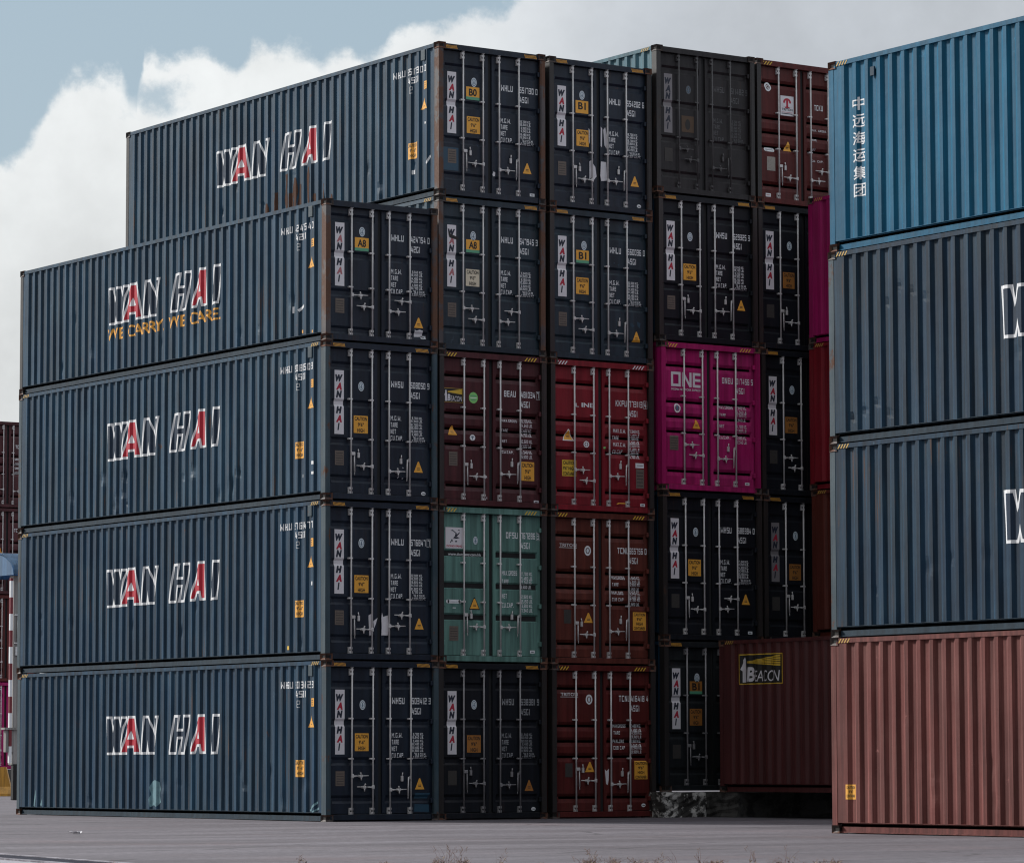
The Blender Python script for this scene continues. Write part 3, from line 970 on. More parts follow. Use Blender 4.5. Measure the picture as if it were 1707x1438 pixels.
# column one, corrugated side turned to the camera
C = container((X1+.012, YA, Z[0]), 'navy container on the asphalt numbered 503412, bottom of the leftmost column', GA, side='navy_side_darker', post='slate_post', dents=dents_rand(1, 9, 1.0, .03), door='navy_door')
navy_set(C, 'WHSU', '503412', '3', caut_lines=("CAUTION", "9'-6\"", "HIGH"), boxed=False, tag=None, seed=1, dimplate=False)
side_logo(C[0]); side_marks(C[0], 'WHSU 503412 3'); side_hazard(C[0], H9)
side_art(C[0], 'scraped_paint', lambda a: a.poly(((-6.47, .70), (-6.34, .73), (-6.20, .69), (-6.15, .55), (-6.19, .44), (-6.14, .30), (-6.27, .21), (-6.40, .25), (-6.53, .20), (-6.57, .35), (-6.50, .45), (-6.55, .58)), m_tealpatch)
         .poly(((-.62, .20), (-.35, .36), (-.33, .33), (-.58, .17)), m_tealpatch).poly(((-.50, .17), (-.30, .26), (-.29, .22), (-.46, .16)), m_tealpatch).poly(((-11.5, .18), (-11.42, .5), (-11.38, .5), (-11.44, .17)), m_tealpatch).poly(((-11.2, .2), (-11.08, .42), (-11.05, .40), (-11.14, .18)), m_tealpatch))
scrap(C[1][1], 'navy', [((1.97, .40), (2.30, .40), (2.30, .50), (1.97, .50)), ((1.95, .16), (2.28, .15), (2.27, .29), (1.96, .30))], m_bluepatch, 'touch_up_paint')

C = container((X1-.004, YA+.01, Z[1]), 'navy container numbered 576847 with torn white paper between its doors', GA, side='navy_side_darker', post='slate_post', dents=dents_rand(2, 7, 1.2, .025))
navy_set(C, 'WHLU', '576847', '7', boxed=True, tri=(1.98, .585), seed=2, tag=None)
side_logo(C[0], .01); side_marks(C[0], 'WHLU 576847 7'); side_hazard(C[0], H9)
side_art(C[0], 'sticker', lambda a: a.rect(-1.36, .21, -1.27, .28, m_yellow).rect(-.50, 1.36, -.46, 1.43, m_white))
scrap(C[1][0], 'navy', [((.985, .82), (1.06, .86), (1.05, .66), (1.06, .46), (1.0, .45)), ((1.09, .72), (1.18, .78), (1.14, .66), (1.10, .58))])
scrap(C[1][1], 'navy', [((1.262, .78), (1.275, .88), (1.30, .80), (1.40, .83), (1.42, .60), (1.40, .46), (1.262, .46), (1.27, .6))])

C = container((X1-.02, YA-.005, Z[2]), 'navy container numbered 508050 with a dented side, second from top of the leftmost column', GA, side='navy_side', post='slate_post',
              dents=dents_rand(3, 9, 1.0, .04)+[(4.9, .78, .09, .024), (5.25, .74, .08, .022), (8.0, .52, .09, .024), (7.7, .55, .09, .024)])
navy_set(C, 'WHSU', '508050', '9', seed=3, tri=(1.97, .57))
side_logo(C[0], .025); side_marks(C[0], 'WHSU 508050 9'); side_hazard(C[0], H9)
scrap(C[1][1], 'navy', [((1.60, .62), (1.63, .64), (1.62, .60)), ((1.72, .655), (1.75, .645), (1.73, .63)), ((1.61, .46), (1.65, .48), (1.62, .44)), ((1.71, .45), (1.745, .46), (1.73, .43))])
side_art(C[0], 'sticker', lambda a: a.rect(-.50, .66, -.42, .72, m_white).rect(-.50, .48, -.42, .53, m_white).rect(-.85, .44, -.80, .50, m_white))

C = container((X1-.012, YA, Z[3]), 'lower navy container numbered 424754 with amber slogan on its side, topmost of the leftmost column', GA, H=H8, side='navy_side', post='rusty_post', kind='half', dents=dents_rand(4, 8, 1.6, .028), hazard=None)
navy_set(C, 'WHLU', '424754', '0', '42G1', block='A8', caut=False, tri=None, red=m_redfade, z0=-.185, seed=4, tag='rect', patch=False)
triangle(C[1][1], 'half', 1.97, .35, .2, .19)
scrap(C[1][1], 'half', [((1.985, .315), (2.02, .30), (2.10, .318), (2.165, .305), (2.165, .19), (1.985, .185))])
side_logo(C[0], -.145, True); side_marks(C[0], 'WHLU 424754 0', caut=False, dz=-.31, code='42G1', H=H8)
side_art(C[0], 'sticker', lambda a: a.poly(((-1.0, .64), (-.82, .74), (-.80, .70), (-.96, .60)), m_white).rect(-1.22, .60, -1.18, .72, m_white).rect(-.9, .20, -.86, .26, m_amber).rect(-.5, .17, -.46, .22, m_amber))

# column two
C = container((X2-.01, YB, Z[0]), 'faded charcoal-navy container numbered 538381, on the asphalt under the green one', GA, door='black_door', rod=m_galvd)
navy_set(C, 'WHSU', '538381', '9', wmat=m_grey, film=m_amberd, seed=5, tri=(1.98, .52), dimplate=True)

C = container((X2+.01, YB+.015, Z[1]), 'sea green container with a white bird emblem, the only green one', GA, door='green', side='green', post='dark_post', kind='green', hazard='coarse')
c, (a, b), H, k = C
def bird(q):
    q.rect(.20, 2.11, .60, 2.50, m_signw)
    for p in (((.31, 2.44), (.36, 2.455), (.44, 2.40), (.43, 2.385), (.37, 2.43)), ((.40, 2.33), (.52, 2.42), (.51, 2.39), (.44, 2.32), (.37, 2.30)),
              ((.36, 2.29), (.46, 2.325), (.52, 2.31), (.44, 2.29)), ((.30, 2.22), (.345, 2.29), (.37, 2.23), (.34, 2.25), (.315, 2.21)), ((.43, 2.40), (.455, 2.39), (.43, 2.33), (.41, 2.35)),
              ((.41, 2.245), (.44, 2.26), (.46, 2.24), (.43, 2.22)), ((.47, 2.45), (.50, 2.46), (.53, 2.44), (.50, 2.44))): q.poly(p, m_ink, 1)
    q.text('DONG FANG', .225, 2.135, .35, .038, m_redink, 1, .03)
door_art(a, k, 'company_logo', bird)
door_art(a, k, 'web_address', lambda q: q.text('www.dongfang.com.hk', .28, 1.965, .74, .07, m_white, 0, .015))
emblem(a, k, .87, 2.27, .05, .075); triangle(a, k, .745, 1.0, .20, .185, border=m_black)
door_art(a, k, 'maker_tag', lambda q: q.rect(.25, 1.09, .52, 1.16, m_white).oval(.25, 1.125, .035, .035, m_white).oval(.52, 1.125, .035, .035, m_white).rect(.30, 1.115, .47, 1.125, m_grey, 1).rect(.36, 1.0, .43, 1.015, m_white))
data_plate(a, k, .285, .40, .20, .27, dark=False); number(b, k, 'DFSU', '767286', '3', z=2.335, mat=m_white, boxed=True, x=1.56)
weights(b, k, 1.64, rows=('MAX.GROSS', 'TARE'), pitch=.16, style='w', seed=6); weights(b, k, 1.21, rows=('NET', 'CU.CAP.'), pitch=.17, style='w', seed=7); small_tag(b, k, 2.1, .19)

C = container((X2, YB-.01, Z[2]), 'maroon container with a small lighthouse panel and a lime green disc on its left door', GA, door='maroon', side='maroon', post='dark_post', kind='red', hazard='coarse')
c, (a, b), H, k = C
def lighthouse_panel(q, x0, z0, w, h, mirror=False, nb=1):
    P = lambda u, v: (x0+u*w, z0+v*h)
    q.rect(x0, z0, x0+w, z0+h, m_yellow); bw = .02 if w > 1 else .006
    q.rect(x0+bw, z0+bw, x0+w-bw, z0+h-bw, m_black, 1)
    for i in range(nb):
        t0 = i/nb+.03; t1 = (i+1)/nb-.03*(nb > 1)
        lo0, hi0, lo1, hi1 = .70, .76, .57, .96
        q.poly((P(.20, lo0+(hi0-lo0)*t0), P(.955, lo1+(hi1-lo1)*t0), P(.955, lo1+(hi1-lo1)*t1), P(.20, lo0+(hi0-lo0)*t1)), m_yellow, 2)
    q.poly([P(*p) for p in ((.065, .07), (.17, .07), (.165, .42), (.175, .44), (.175, .52), (.165, .54), (.16, .62), (.15, .70), (.15, .78), (.125, .86), (.115, .90), (.10, .86), (.075, .82), (.075, .72), (.06, .62), (.045, .56), (.03, .50), (.05, .46), (.065, .44))], m_signw, 2)
    q.text('B', *P(.19, .09), .155*w, .48*h, m_signw, 2, .045, .12)
    q.text('EACON', *P(.358, .09), .585*w, .36*h, m_signw, 2, .0, .15)
    for u in (.19, .36): q.rect(P(u, .085)[0], P(u, .085)[1], P(u+.05, .085)[0], P(u, .115)[1], m_signw, 2)
door_art(a, k, 'company_logo', lambda q: lighthouse_panel(q, .155, 1.93, .43, .265))
door_art(a, k, 'green_disc', lambda q: q.oval(.82, 2.04, .10, .105, m_lime).rect(.75, 2.07, .89, 2.085, m_stickgreen, 1).rect(.745, 2.03, .895, 2.045, m_white, 1).rect(.77, 1.99, .87, 2.005, m_stickgreen, 1))
triangle(a, k, .245, 1.32, .21, .175); door_art(a, k, 'class_emblem', lambda q: q.oval(.80, 1.292, .062, .056, m_white).rect(.792, 1.255, .808, 1.32, m_emblemi, 1).rect(.765, 1.30, .835, 1.315, m_emblemi, 1))
data_plate(a, k, .27, .75, .19, .26); number(b, k, 'BEAU', '481034', '7', z=2.10, boxed=True, x=1.515, mat=m_white)
for i, (z, t) in enumerate(((1.62, 'MAX.GROSS'), (1.445, 'TARE'), (1.235, 'NET'), (1.03, 'CU.CAP.'))): weights(b, k, z, rows=(t,), style='w', seed=20+i, cap=.05, mat=m_signw)
caution(b, k, 1.90, .535, .30, .355); small_tag(b, k, 2.19, .115, m_signw)
scrap(a, k, [((1.10, .56), (1.12, .60), (1.13, .55)), ((1.11, .17), (1.125, .21), (1.13, .15))])

C = container((X2-.012, YB, Z[3]), 'navy container numbered 547945 with bleached caution label and scratched lettering strip', GA, side='navy_side_pale', post='rusty_post', door='navy_door_worn', dents=dents_rand(6, 3))
navy_set(C, 'WHLU', '547945', '3', block='A8', film=m_palecaut, tri=None, scratched=True, seed=8, tag=None, red=m_redfade)
side_hazard(C[0], H9)
C = container((X2-.015, YB-.01, Z[4]), 'navy container numbered 551730 with a blue paint patch, topmost of the second column', GA, side='navy_side', post='rusty_post', door='navy_door', dents=dents_rand(7, 10, 1.2, .035))
navy_set(C, 'WHLU', '551730', '0', block='B0', seed=9, patch=True, tag='rect', tri=(1.97, .58))
side_logo(C[0], -.02); side_marks(C[0], 'WHLU 551730 0'); side_hazard(C[0], H9, far=False, near=False)
def rust_runs(q):
    rgx = random.Random(9)
    for a, z1, z0, w in ((-6.3, .62, .12, .05), (-5.95, .80, .2, .04), (-5.55, 1.12, .12, .07), (-5.38, .72, .1, .05), (-5.22, 1.0, .14, .08), (-5.05, .86, .1, .05), (-4.72, 1.16, .12, .06), (-4.5, .6, .1, .05), (-4.15, .75, .2, .04), (-3.85, .5, .1, .05)):
        L_, R_ = [], []
        for k in range(7):
            t = k/6.; z = z1+(z0-z1)*t; ww = w*(.35+.9*math.sin(math.pi*min(1, t*.8+.15)))*rgx.uniform(.6, 1.3)
            L_.append((a-ww+rgx.uniform(-.015, .015), z)); R_.append((a+ww+rgx.uniform(-.015, .015), z))
        q.poly(L_+R_[::-1], m_rust)
side_art(C[0], 'rust_runs', rust_runs)
side_art(C[0], 'sticker', lambda a: a.rect(-.96, .50, -.88, .58, m_white).poly(((-.46, .66), (-.36, .80), (-.34, .76), (-.43, .63)), m_white).rect(-.5, 1.4, -.46, 1.44, m_white))
scrap(C[1][1], 'navy', [((1.275, .50), (1.30, .56), (1.34, .54), (1.33, .47), (1.29, .46))])

# column three
C = container((X3+.012, YC, Z[0]), 'oxide brown container numbered 416418, lower of two twin brown ones, on the asphalt', GA, door='oxide_red', side='oxide', kind='red', hazard='coarse', post='dark_post')
def triton(C, own, num, chk, z0=0., seed=1, mat=m_white):
    c, (a, b), H, k = C
    door_art(a, k, 'company_logo', lambda q: q.text('TRITON', .265, 2.222+z0, .39, .062, mat, 0, .006).rect(.255, 2.20+z0, .665, 2.208+z0, mat))
    door_art(a, k, 'class_emblem', lambda q: q.ring(.92, 2.16+z0, .078, .095, .62, mat).oval(.92, 2.16+z0, .03, .045, m_emblem))
    number(b, k, own, num, chk, z=2.125+z0, mat=mat, x=1.62)
    for i, (z, t) in enumerate(((1.63, 'MAXGROSS'), (1.50, 'TARE'), (1.34, 'PAYLOAD'), (1.215, 'CUB CAP'))): weights(b, k, z+z0, rows=(t,), style='w', seed=seed+i, cap=.065, mat=mat, x=1.49)
    data_plate(a, k, .36, .77, .17, .26, dark=True); triangle(a, k, .82, .79+z0, .22, .19)
    caution(b, k, 1.98, .665+z0*.8, .31, .35, lines=('CAUTION', "9'6\"", 'HIGH', 'CONTAINER'))
triton(C, 'TCNU', '416418', '4', .075, 31); small_tag(C[1][1], 'red', 2.14, .2, oval=True)
scrap(C[1][1], 'red', [((1.28, .92), (1.32, .88), (1.38, .93), (1.37, .72), (1.35, .62), (1.31, .64), (1.30, .75))])
C = container((X3, YC+.01, Z[1]), 'oxide brown container numbered 665756, upper of two twin brown ones, under the red one', GA, door='oxide', side='oxide', kind='red', hazard='coarse', post='dark_post')
triton(C, 'TCNU', '665756', '0', 0., 41)

C = container((X3-.004, YC-.01, Z[2]), 'bright red container numbered 773113, the only bright red doors in the block', GA, door='red', side='red', kind='red', hazard='white', post='dark_post')
c, (a, b), H, k = C
door_art(a, k, 'company_logo', lambda q: q.text('L', .64, 2.0, .08, .07, m_white, 0, .01).text('INE', .78, 2.0, .28, .085, m_white, 0, .03))
number(b, k, 'KKFU', '773113', '4', z=2.06, boxed=True, x=1.585)
for i, (z, t) in enumerate(((1.55, 'MAX.G.W.'), (1.42, 'TARE'), (1.285, 'MAX.C.W.'), (1.15, 'CU.CAP'))): weights(b, k, z, rows=(t,), style='w', seed=50+i, cap=.07, mat=m_white, x=1.52)
triangle(a, k, .36, 1.36, .22, .18, film=m_amber, border=m_white); door_art(a, k, 'class_emblem', lambda q: q.ring(.89, 1.292, .066, .062, .66, m_white).oval(.89, 1.292, .026, .034, m_emblem))
caution(a, k, .32, .665, .33, .31, film=m_yellow, lines=('CAUTION', "9'6\" HIGH", 'CONTAINER'))
door_art(b, k, 'white_sticker', lambda q: q.rect(2.05, .89, 2.25, .985, m_white).rect(2.08, .93, 2.22, .945, m_grey, 1)); data_plate(b, k, 2.06, .50, .19, .37)
small_tag(b, k, 2.16, .15); scrap(b, k, [((1.60, .18), (1.63, .205), (1.83, .205), (1.83, .185), (1.66, .185), (1.60, .165))], m_amber)
scrap(b, k, [((1.29, 1.26), (1.34, 1.27), (1.34, 1.23), (1.29, 1.22))], m_lime)

C = container((X3-.010, YC, Z[3]), 'worn navy container numbered 560036 resting on the red one', GA, door='navy_door_worn', side='navy_side_pale', dents=())
navy_set(C, 'WHLU', '560036', '0', block='B1', tri=(2.0, .43), seed=10, tag=None)
scrap(C[1][1], 'navy', [((1.56, 1.92), (1.58, 1.95), (1.60, 1.92)), ((1.66, 1.90), (1.70, 1.93), (1.69, 1.88)), ((1.95, .78), (2.0, .80), (2.05, .74), (2.0, .70)), ((2.12, .83), (2.20, .80), (2.18, .70), (2.13, .75))], MT['navy_side_pale'], 'chalk_scrawl')
C = container((X3-.02, YC-.012, Z[4]), 'navy container numbered 554202 with torn white paper across both doors, topmost of the third column', GA, door='navy_door', side='navy_side')
navy_set(C, 'WHLU', '554202', '6', block='B1', block_strip=False, tri=(1.98, .56), seed=11)
scrap(C[1][0], 'navy', [((1.0, .96), (1.06, .99), (1.05, .8), (1.09, .92), (1.14, .86), (1.17, .68), (1.10, .60), (1.05, .66), (1.0, .60)), ((.985, 1.60), (1.02, 1.56), (1.01, 1.3), (.98, 1.34))])
scrap(C[1][1], 'navy', [((1.275, .98), (1.40, .98), (1.42, .62), (1.28, .60), (1.26, .7)), ((1.275, 1.66), (1.31, 1.62), (1.30, 1.26), (1.27, 1.28)), ((1.335, 1.6), (1.38, 1.66), (1.42, 1.5), (1.41, 1.24), (1.36, 1.3))])

# column four and five stand on the concrete plinth
PZ = .482
C = container((X4+.055, YD, PZ), 'navy container half hidden by the lighthouse-panel container, standing on the concrete plinth', GA, door='charcoal_door', side='navy_side', rod=m_galvd)
navy_set(C, 'WHSU', '', '', block='B1', film=m_amberd, halfdoor=True, dimplate=True, red=m_redink)
C = container((X4+.05, YD+.01, PZ+Z[1]), 'black navy container numbered 588384, directly under the magenta one', GA, door='black_door', side='navy_side')
navy_set(C, 'WHSU', '588384', '0', seed=12, tri=(1.98, .73), dimplate=True, tag='rect')
C = container((X4+.02, YD-.01, PZ+Z[2]), 'magenta container with large square white lettering on its doors', GA, door='magenta', side='magenta', kind='red', post='magenta', hazard='coarse')
c, (a, b), H, k = C
def one(q, x0=.30, z0=2.03, s=1.):
    P = lambda x, z: (x0+x*s, z0+z*s)
    w, h, t = .235, .285, .052
    q.poly([P(0, 0), P(w, 0), P(w, t), P(0, t)], m_signw).poly([P(0, h-t), P(w, h-t), P(w, h), P(0, h)], m_signw).poly([P(0, t), P(t, t), P(t, h-t), P(0, h-t)], m_signw).poly([P(w-t, t), P(w, t), P(w, h-t), P(w-t, h-t)], m_signw)
    o = .265
    q.poly([P(o, 0), P(o+t, 0), P(o+t, h), P(o, h)], m_signw).poly([P(o+w-t, 0), P(o+w, 0), P(o+w, h), P(o+w-t, h)], m_signw).poly([P(o+t, h), P(o+t, h-.085), P(o+w-t, 0), P(o+w-t, .085)], m_signw)
    o = .53; w = .19
    q.poly([P(o, 0), P(o+t, 0), P(o+t, h), P(o, h)], m_signw)
    for zz in (0, (h-t)/2, h-t): q.poly([P(o+t, zz), P(o+w, zz), P(o+w, zz+t), P(o+t, zz+t)], m_signw)
    q.text('OCEAN NETWORK EXPRESS', *P(0, -.075), .72*s, .042*s, m_signw, 0, .02)
door_art(a, k, 'company_logo', one)
number(b, k, 'ONEU', '017456', '5', z=2.15, x=1.55)
for i, (z, t) in enumerate(((1.65, 'MAX.GROSS'), (1.50, 'TARE'), (1.28, 'NET'), (1.06, 'CU.CAP.'))): weights(b, k, z, rows=(t,), style='w', seed=60+i, cap=.06, mat=m_signw, x=1.48)
door_art(a, k, 'class_emblem', lambda q: q.ring(.45, 1.61, .078, .092, .66, m_white).oval(.45, 1.61, .034, .05, m_emblemi))
triangle(a, k, .82, 1.23, .18, .17, border=m_logo_red); data_plate(a, k, .26, .79, .21, .28); small_tag(b, k, 2.10, .17)
C = container((X4-.015, YD, PZ+Z[3]), 'black navy container numbered 529325, resting on the magenta one', GA, door='black_door', side='navy_side')
navy_set(C, 'WHSU', '529325', '3', seed=13, tri=(1.98, .72), tag=None)
C = container((X4-.06, YD-.005, PZ+Z[4]), 'sooty grey container with a pale teal side, topmost of the fourth column', GA, door='grey_door', side='teal_side', post='dark_post', rail='teal_side', rod=plain('sooty_steel', (.07, .066, .068), .6, .2), hazard=None)
navy_set(C, 'WHSU', '511482', '9', wmat=m_ghost, sign=m_signg, film=m_amberd, caut=False, red=m_ink, tri=None, tag=None, dimemb=True, dimplate=True, seed=14)
caution(C[1][0], 'navy', .68, 1.25, film=plain('blackened_amber_film', (.085, .05, .028), .7, .25, wscale=3), lines=("", "", "")[:0] or (" . ",))
side_hazard(C[0], H9, far=False)

C = container((X5+.055, YD+.02, PZ), 'plain dark container wholly behind the lighthouse-panel container', GA, door='black_door', side='navy_side', full=False)
for i, (lab, sg, film) in enumerate((('black navy container with sooty amber label, lowest visible in the fifth column', m_signg, m_amberd), ('black navy container with sooty amber label, between two others of the fifth column', m_signw, m_amberd), ('black navy container under the dark red topmost one of the fifth column', m_signw, m_amberd))):
    C = container((X5+(.05, .02, -.02)[i], YD+.02+J(), PZ+Z[i+1]), lab, GA, door='black_door', side='navy_side')
    navy_set(C, '', '', '', sign=(m_signw if i else m_signg), film=film, halfdoor=True, dimplate=True)
C = container((X5-.05, YD, PZ+Z[4]), 'dark red container with a white square plaque, topmost at the right of the long block', GA, door='oxide_red', side='oxide', kind='red', hazard='coarse')
c, (a, b), H, k = C
def plaque(q):
    q.rect(.665, 1.82, 1.0, 2.22, m_signw)
    q.ring(.832, 2.09, .10, .085, .55, m_redink, 1).rect(.715, 2.0, .95, 2.075, m_signw, 2).rect(.807, 1.99, .857, 2.16, m_redink, 3).rect(.775, 1.975, .89, 2.0, m_redink, 3)
    q.text('TRITON', .695, 1.92, .275, .05, m_ink, 1, .02).rect(.69, 1.885, .97, 1.892, m_redink, 1).rect(.69, 1.855, .97, 1.87, m_ink, 1)
door_art(a, k, 'company_logo', plaque)
door_art(a, k, 'class_emblem', lambda q: q.ring(.35, 2.36, .082, .092, .62, m_white).text('G', .318, 2.315, .064, .09, m_white, 1, .02))
door_art(b, k, 'serial_number', lambda q: q.code('TCKU', 1.53, 2.0, .22, .11, m_white).code('6', 1.905, 2.0, .045, .11, m_white))
for i, (z, t) in enumerate(((1.57, 'MAX. GROSS'), (1.38, 'TARE'), (1.18, 'NET'), (.95, 'CU. CAP.'))): weights(b, k, z, rows=(t,), style='w', seed=70+i, cap=.04, mat=m_signw, x=1.45)
triangle(a, k, .745, 1.11, .20, .185); door_art(a, k, 'maker_tag', lambda q: q.rect(.29, 1.06, .47, 1.14, m_white).oval(.29, 1.10, .04, .04, m_white).oval(.47, 1.10, .04, .04, m_white).rect(.32, 1.09, .44, 1.105, m_grey, 1))
door_art(a, k, 'data_plate', lambda q: q.rect(.31, .68, .52, .96, plain('pale_data_plate', (.30, .27, .24), .6, .3, wscale=20))); door_art(a, k, 'white_sticker', lambda q: q.rect(.27, .15, .40, .22, m_white).rect(.29, .18, .38, .19, m_redink, 1))

# ------------------------------------------------------------------ the block in front of columns four and five
GB = 'containers in front of the right part of the long block'
C = container((8.5, -.55-CL, .476), 'dark red-brown container with a yellow-framed lighthouse panel on its corrugated side', GB, door='oxide', side='beacon', post='beacon', rail='beacon', kind='red', dents=dents_rand(21, 4), full=False)
side_hazard(C[0], H9, near=False)
side_art(C[0], 'company_logo', lambda q: lighthouse_panel(q, -(CL-.615), 2.035, 1.28, .575, nb=5))
XG = 10.985
container((XG, -.3-CL, .565), 'hidden lowest container behind the lighthouse-panel container', GB, door='oxide', side='oxide', kind='red', full=False)
for i, (nm, mt, lab) in enumerate((('brown', 'oxide', 'brown container of which only a narrow strip shows, lowest of three beside the right stack'), ('red', 'red', 'red container of which only a narrow strip shows, between the brown and the magenta strips'), ('magenta', 'magenta', 'magenta container of which only a narrow strip shows beside the blue topmost container'))):
    C = container((XG+(.03, 0, .01)[i], -.3-CL, .575+Z[i+1]), lab, GB, door=mt, side=mt, post=mt, kind='red', full=False, dents=dents_rand(30+i, 3))
    side_hazard(C[0], H9, near=False)

# ------------------------------------------------------------------ the near stack on the right
GC = 'containers of the near stack on the right'
XR, YR = .285, -13.95-CL
C = container((XR-.035, YR, 0), 'faded red-brown container, bottom of the near stack on the right', GC, door='redbrown', side='redbrown', post='redbrown', kind='red', dents=dents_rand(41, 8, 1.5, .02), full=False)
side_hazard(C[0], H9, near=False)
def rb(q):
    q.rect(-(CL-.32), .50, -(CL-.515), .72, m_amber)
    for i, t in enumerate(("CAUTION", "9'6\"", "CONTAINER")): q.text(t, -(CL-.345)+(.04 if i == 1 else 0), .655-.062*i, .145-(.08 if i == 1 else 0), .042, m_black, 1, .02)
side_art(C[0], 'caution_sticker', rb)
C = container((XR-.015, YR, Z[1]), 'slate navy container resting on the red-brown one in the near right stack', GC, side='navy_side_shaded', post='slate_post', dents=dents_rand(42, 8, 1.4, .03), full=False)
side_logo(C[0], .0); side_hazard(C[0], H9, near=False)
C = container((XR, YR+.01, Z[2]), 'dented slate navy container directly under the blue one in the near right stack', GC, side='navy_side_shaded', post='slate_post', full=False,
              dents=[(CL-.52-.283*i, .36+.09*((i*7) % 3), .075, .028-.004*i) for i in range(4)]+[(CL-1.35-.283*i, 2.0+.11*((i*5) % 3), .07, .014) for i in range(4)]+dents_rand(43, 4, 1.2, .02))
side_logo(C[0], .01); side_hazard(C[0], H9, near=False)
C = container((XR+.03, YR, Z[3]), 'sea blue container with white Chinese characters, topmost of the near stack on the right', GC, side='blue', post='blue', door='navy_door', full=False, dents=dents_rand(44, 3, 1., .012))
def hanzi(q):
    for i, ch in enumerate('中远海运集团'): q.text(ch, -(CL-.555)+.004*i, 2.075-.262*i, .262, .20, m_white, 0, .014)
side_art(C[0], 'company_characters', hanzi); side_hazard(C[0], H9, near=False)
def vb():
    bm = new(); box(bm, .002, CL-1.08, 2.54, .03, CL-.98, 2.68, bev=.006); return bm
shared(('vent2',), 'vent_cover', vb, MT['navy_side'], C[0])

# two more rows of the right block behind the first one
for i in range(2):
    for k in range(4):
        container((XR+2.53*(i+1), YR+J(.02), Z[k]), 'container inside the near right block, behind its outer row', 'inner containers of the near right block', door='navy_door', side='navy_side', kind='red', full=False, hazard=None)

# ------------------------------------------------------------------ plinths
def block(name, x0, y0, x1, y1, z1, mat, label, cat='plinth', seed=1, z0=-.05, sub=.22):
    bm = new(); rgx = random.Random(seed); box(bm, x0, y0, z0, x1, y1, z1)
    bmesh.ops.subdivide_edges(bm, edges=bm.edges[:], cuts=7, use_grid_fill=True)
    for v in bm.verts:
        if v.co.z > z0+.05: v.co += Vector((rgx.uniform(-.018, .018), rgx.uniform(-.022, .022), rgx.uniform(-.012, .004)))
    o = mesh_obj(name, bm, mat); o['label'] = label; o['category'] = cat
    return o


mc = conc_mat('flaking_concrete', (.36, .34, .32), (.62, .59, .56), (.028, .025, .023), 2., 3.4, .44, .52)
mcd = conc_mat('dark_concrete', (.055, .052, .05), (.09, .085, .08), (.015, .014, .013), 5.)  # much darker concrete for the strips and the far plinth
block('concrete_plinth', 7.46, -.10, 8.52, 1.2, PZ-.008, mc, 'flaking whitewashed concrete block under the corner of the navy container on the plinth', seed=3)
block('concrete_plinth', 8.54, -1.05, 14.2, 1.2, .47, mcd, 'dark concrete strip in the shade under the lighthouse-panel container', seed=4)
block('concrete_plinth', 8.45, -12.9, 14.2, -11.6, .47, mcd, 'dark concrete strip under the near end of the lighthouse-panel container', seed=5)
block('concrete_plinth', 7.6, 10.8, 14.2, 12.4, PZ-.008, mcd, 'dark concrete strip under the back end of the long block', seed=6)

# ------------------------------------------------------------------ far left: stack, gate, barrier
GD = 'containers in the far stack on the left'
FX, FY, FZ = 20.78-CW/2, 54.0, .83
for k, (mt, lab) in enumerate((('magenta', 'distant magenta container with square white lettering, bottom of the far left stack'), ('oxide_red', 'distant dark red container with a white oval mark, on the magenta one'), ('maroon', 'distant maroon container with a warning triangle, second from the top of the far left stack'), ('maroon', 'distant maroon container with white numbers, topmost of the far left stack'))):
    C = container((FX, FY, FZ+Z[k]), lab, GD, door=mt, side=mt, kind='red', post='dark_post', hazard=None)
    c, (a, b), H, kk = C
    if k == 0: door_art(a, kk, 'company_logo', one); triangle(a, kk, .88, 1.2, .2, .18)
    if k == 1: door_art(a, kk, 'class_emblem', lambda q: q.ring(.92, 1.40, .10, .12, .6, m_white))
    if k == 2: triangle(a, kk, .85, 1.35, .22, .2); number(b, kk, 'TCNU', '40', '', z=2.1)
    if k == 3:
        number(b, kk, 'TCNU', '41', '', z=2.0, x=1.5)
        for i, z in enumerate((1.6, 1.45, 1.3, 1.15)): weights(b, kk, z, rows=('GROSS',), style='w', seed=80+i, cap=.07, x=1.48)
block('concrete_plinth', FX-1, FY-.2, FX+3.5, FY+13, FZ-.01, mcd, 'dark concrete plinth under the far left stack', seed=7)

gx, gy = 13.02, 38.15
root = empty('gate_canopy', (gx, gy, 0), 'blue barrel-roofed gate canopy on a grey column behind the left block', 'canopy')
mgrey = paint('grey_beige_paint', (.27, .26, .25), (.33, .31, .30), .5, .08); mcan = paint('canopy_blue_sheet', (.045, .12, .24), (.09, .19, .31), .6, .02)
bm = new(); A = []; B = []
for i in range(17):
    t = math.pi*i/16; yy = 1.25-1.5*math.cos(t); zz = 6.40+.68*math.sin(t)
    A.append([bm.verts.new((x, yy, zz)) for x in (-.16, .45, 1.1, 1.75, 2.4, 4.5)])
for a, b in zip(A, A[1:]):
    for i in range(5): bm.faces.new((a[i], b[i], b[i+1], a[i+1]))
r = bmesh.ops.solidify(bm, geom=bm.faces[:], thickness=.03)
mesh_obj('roof', bm, mcan, root, True)
bm = new(); vs = [bm.verts.new((-.14, 1.25-1.48*math.cos(math.pi*i/16), 6.39+.66*math.sin(math.pi*i/16))) for i in range(17)]
f = bm.faces.new(vs); e = bmesh.ops.extrude_face_region(bm, geom=[f]); [setattr(v, 'co', v.co+Vector((.03, 0, 0))) for v in e['geom'] if isinstance(v, bmesh.types.BMVert)]
mesh_obj('gable_panel', bm, mcan, root)
bm = new(); box(bm, -.02, -.02, 1.0, .30, .26, 6.38, bev=.01); mesh_obj('column', bm, mgrey, root)
bm = new(); box(bm, .0, -.06, 0, .5, .12, 1.02, bev=.02); mesh_obj('base', bm, m_rubber, root)
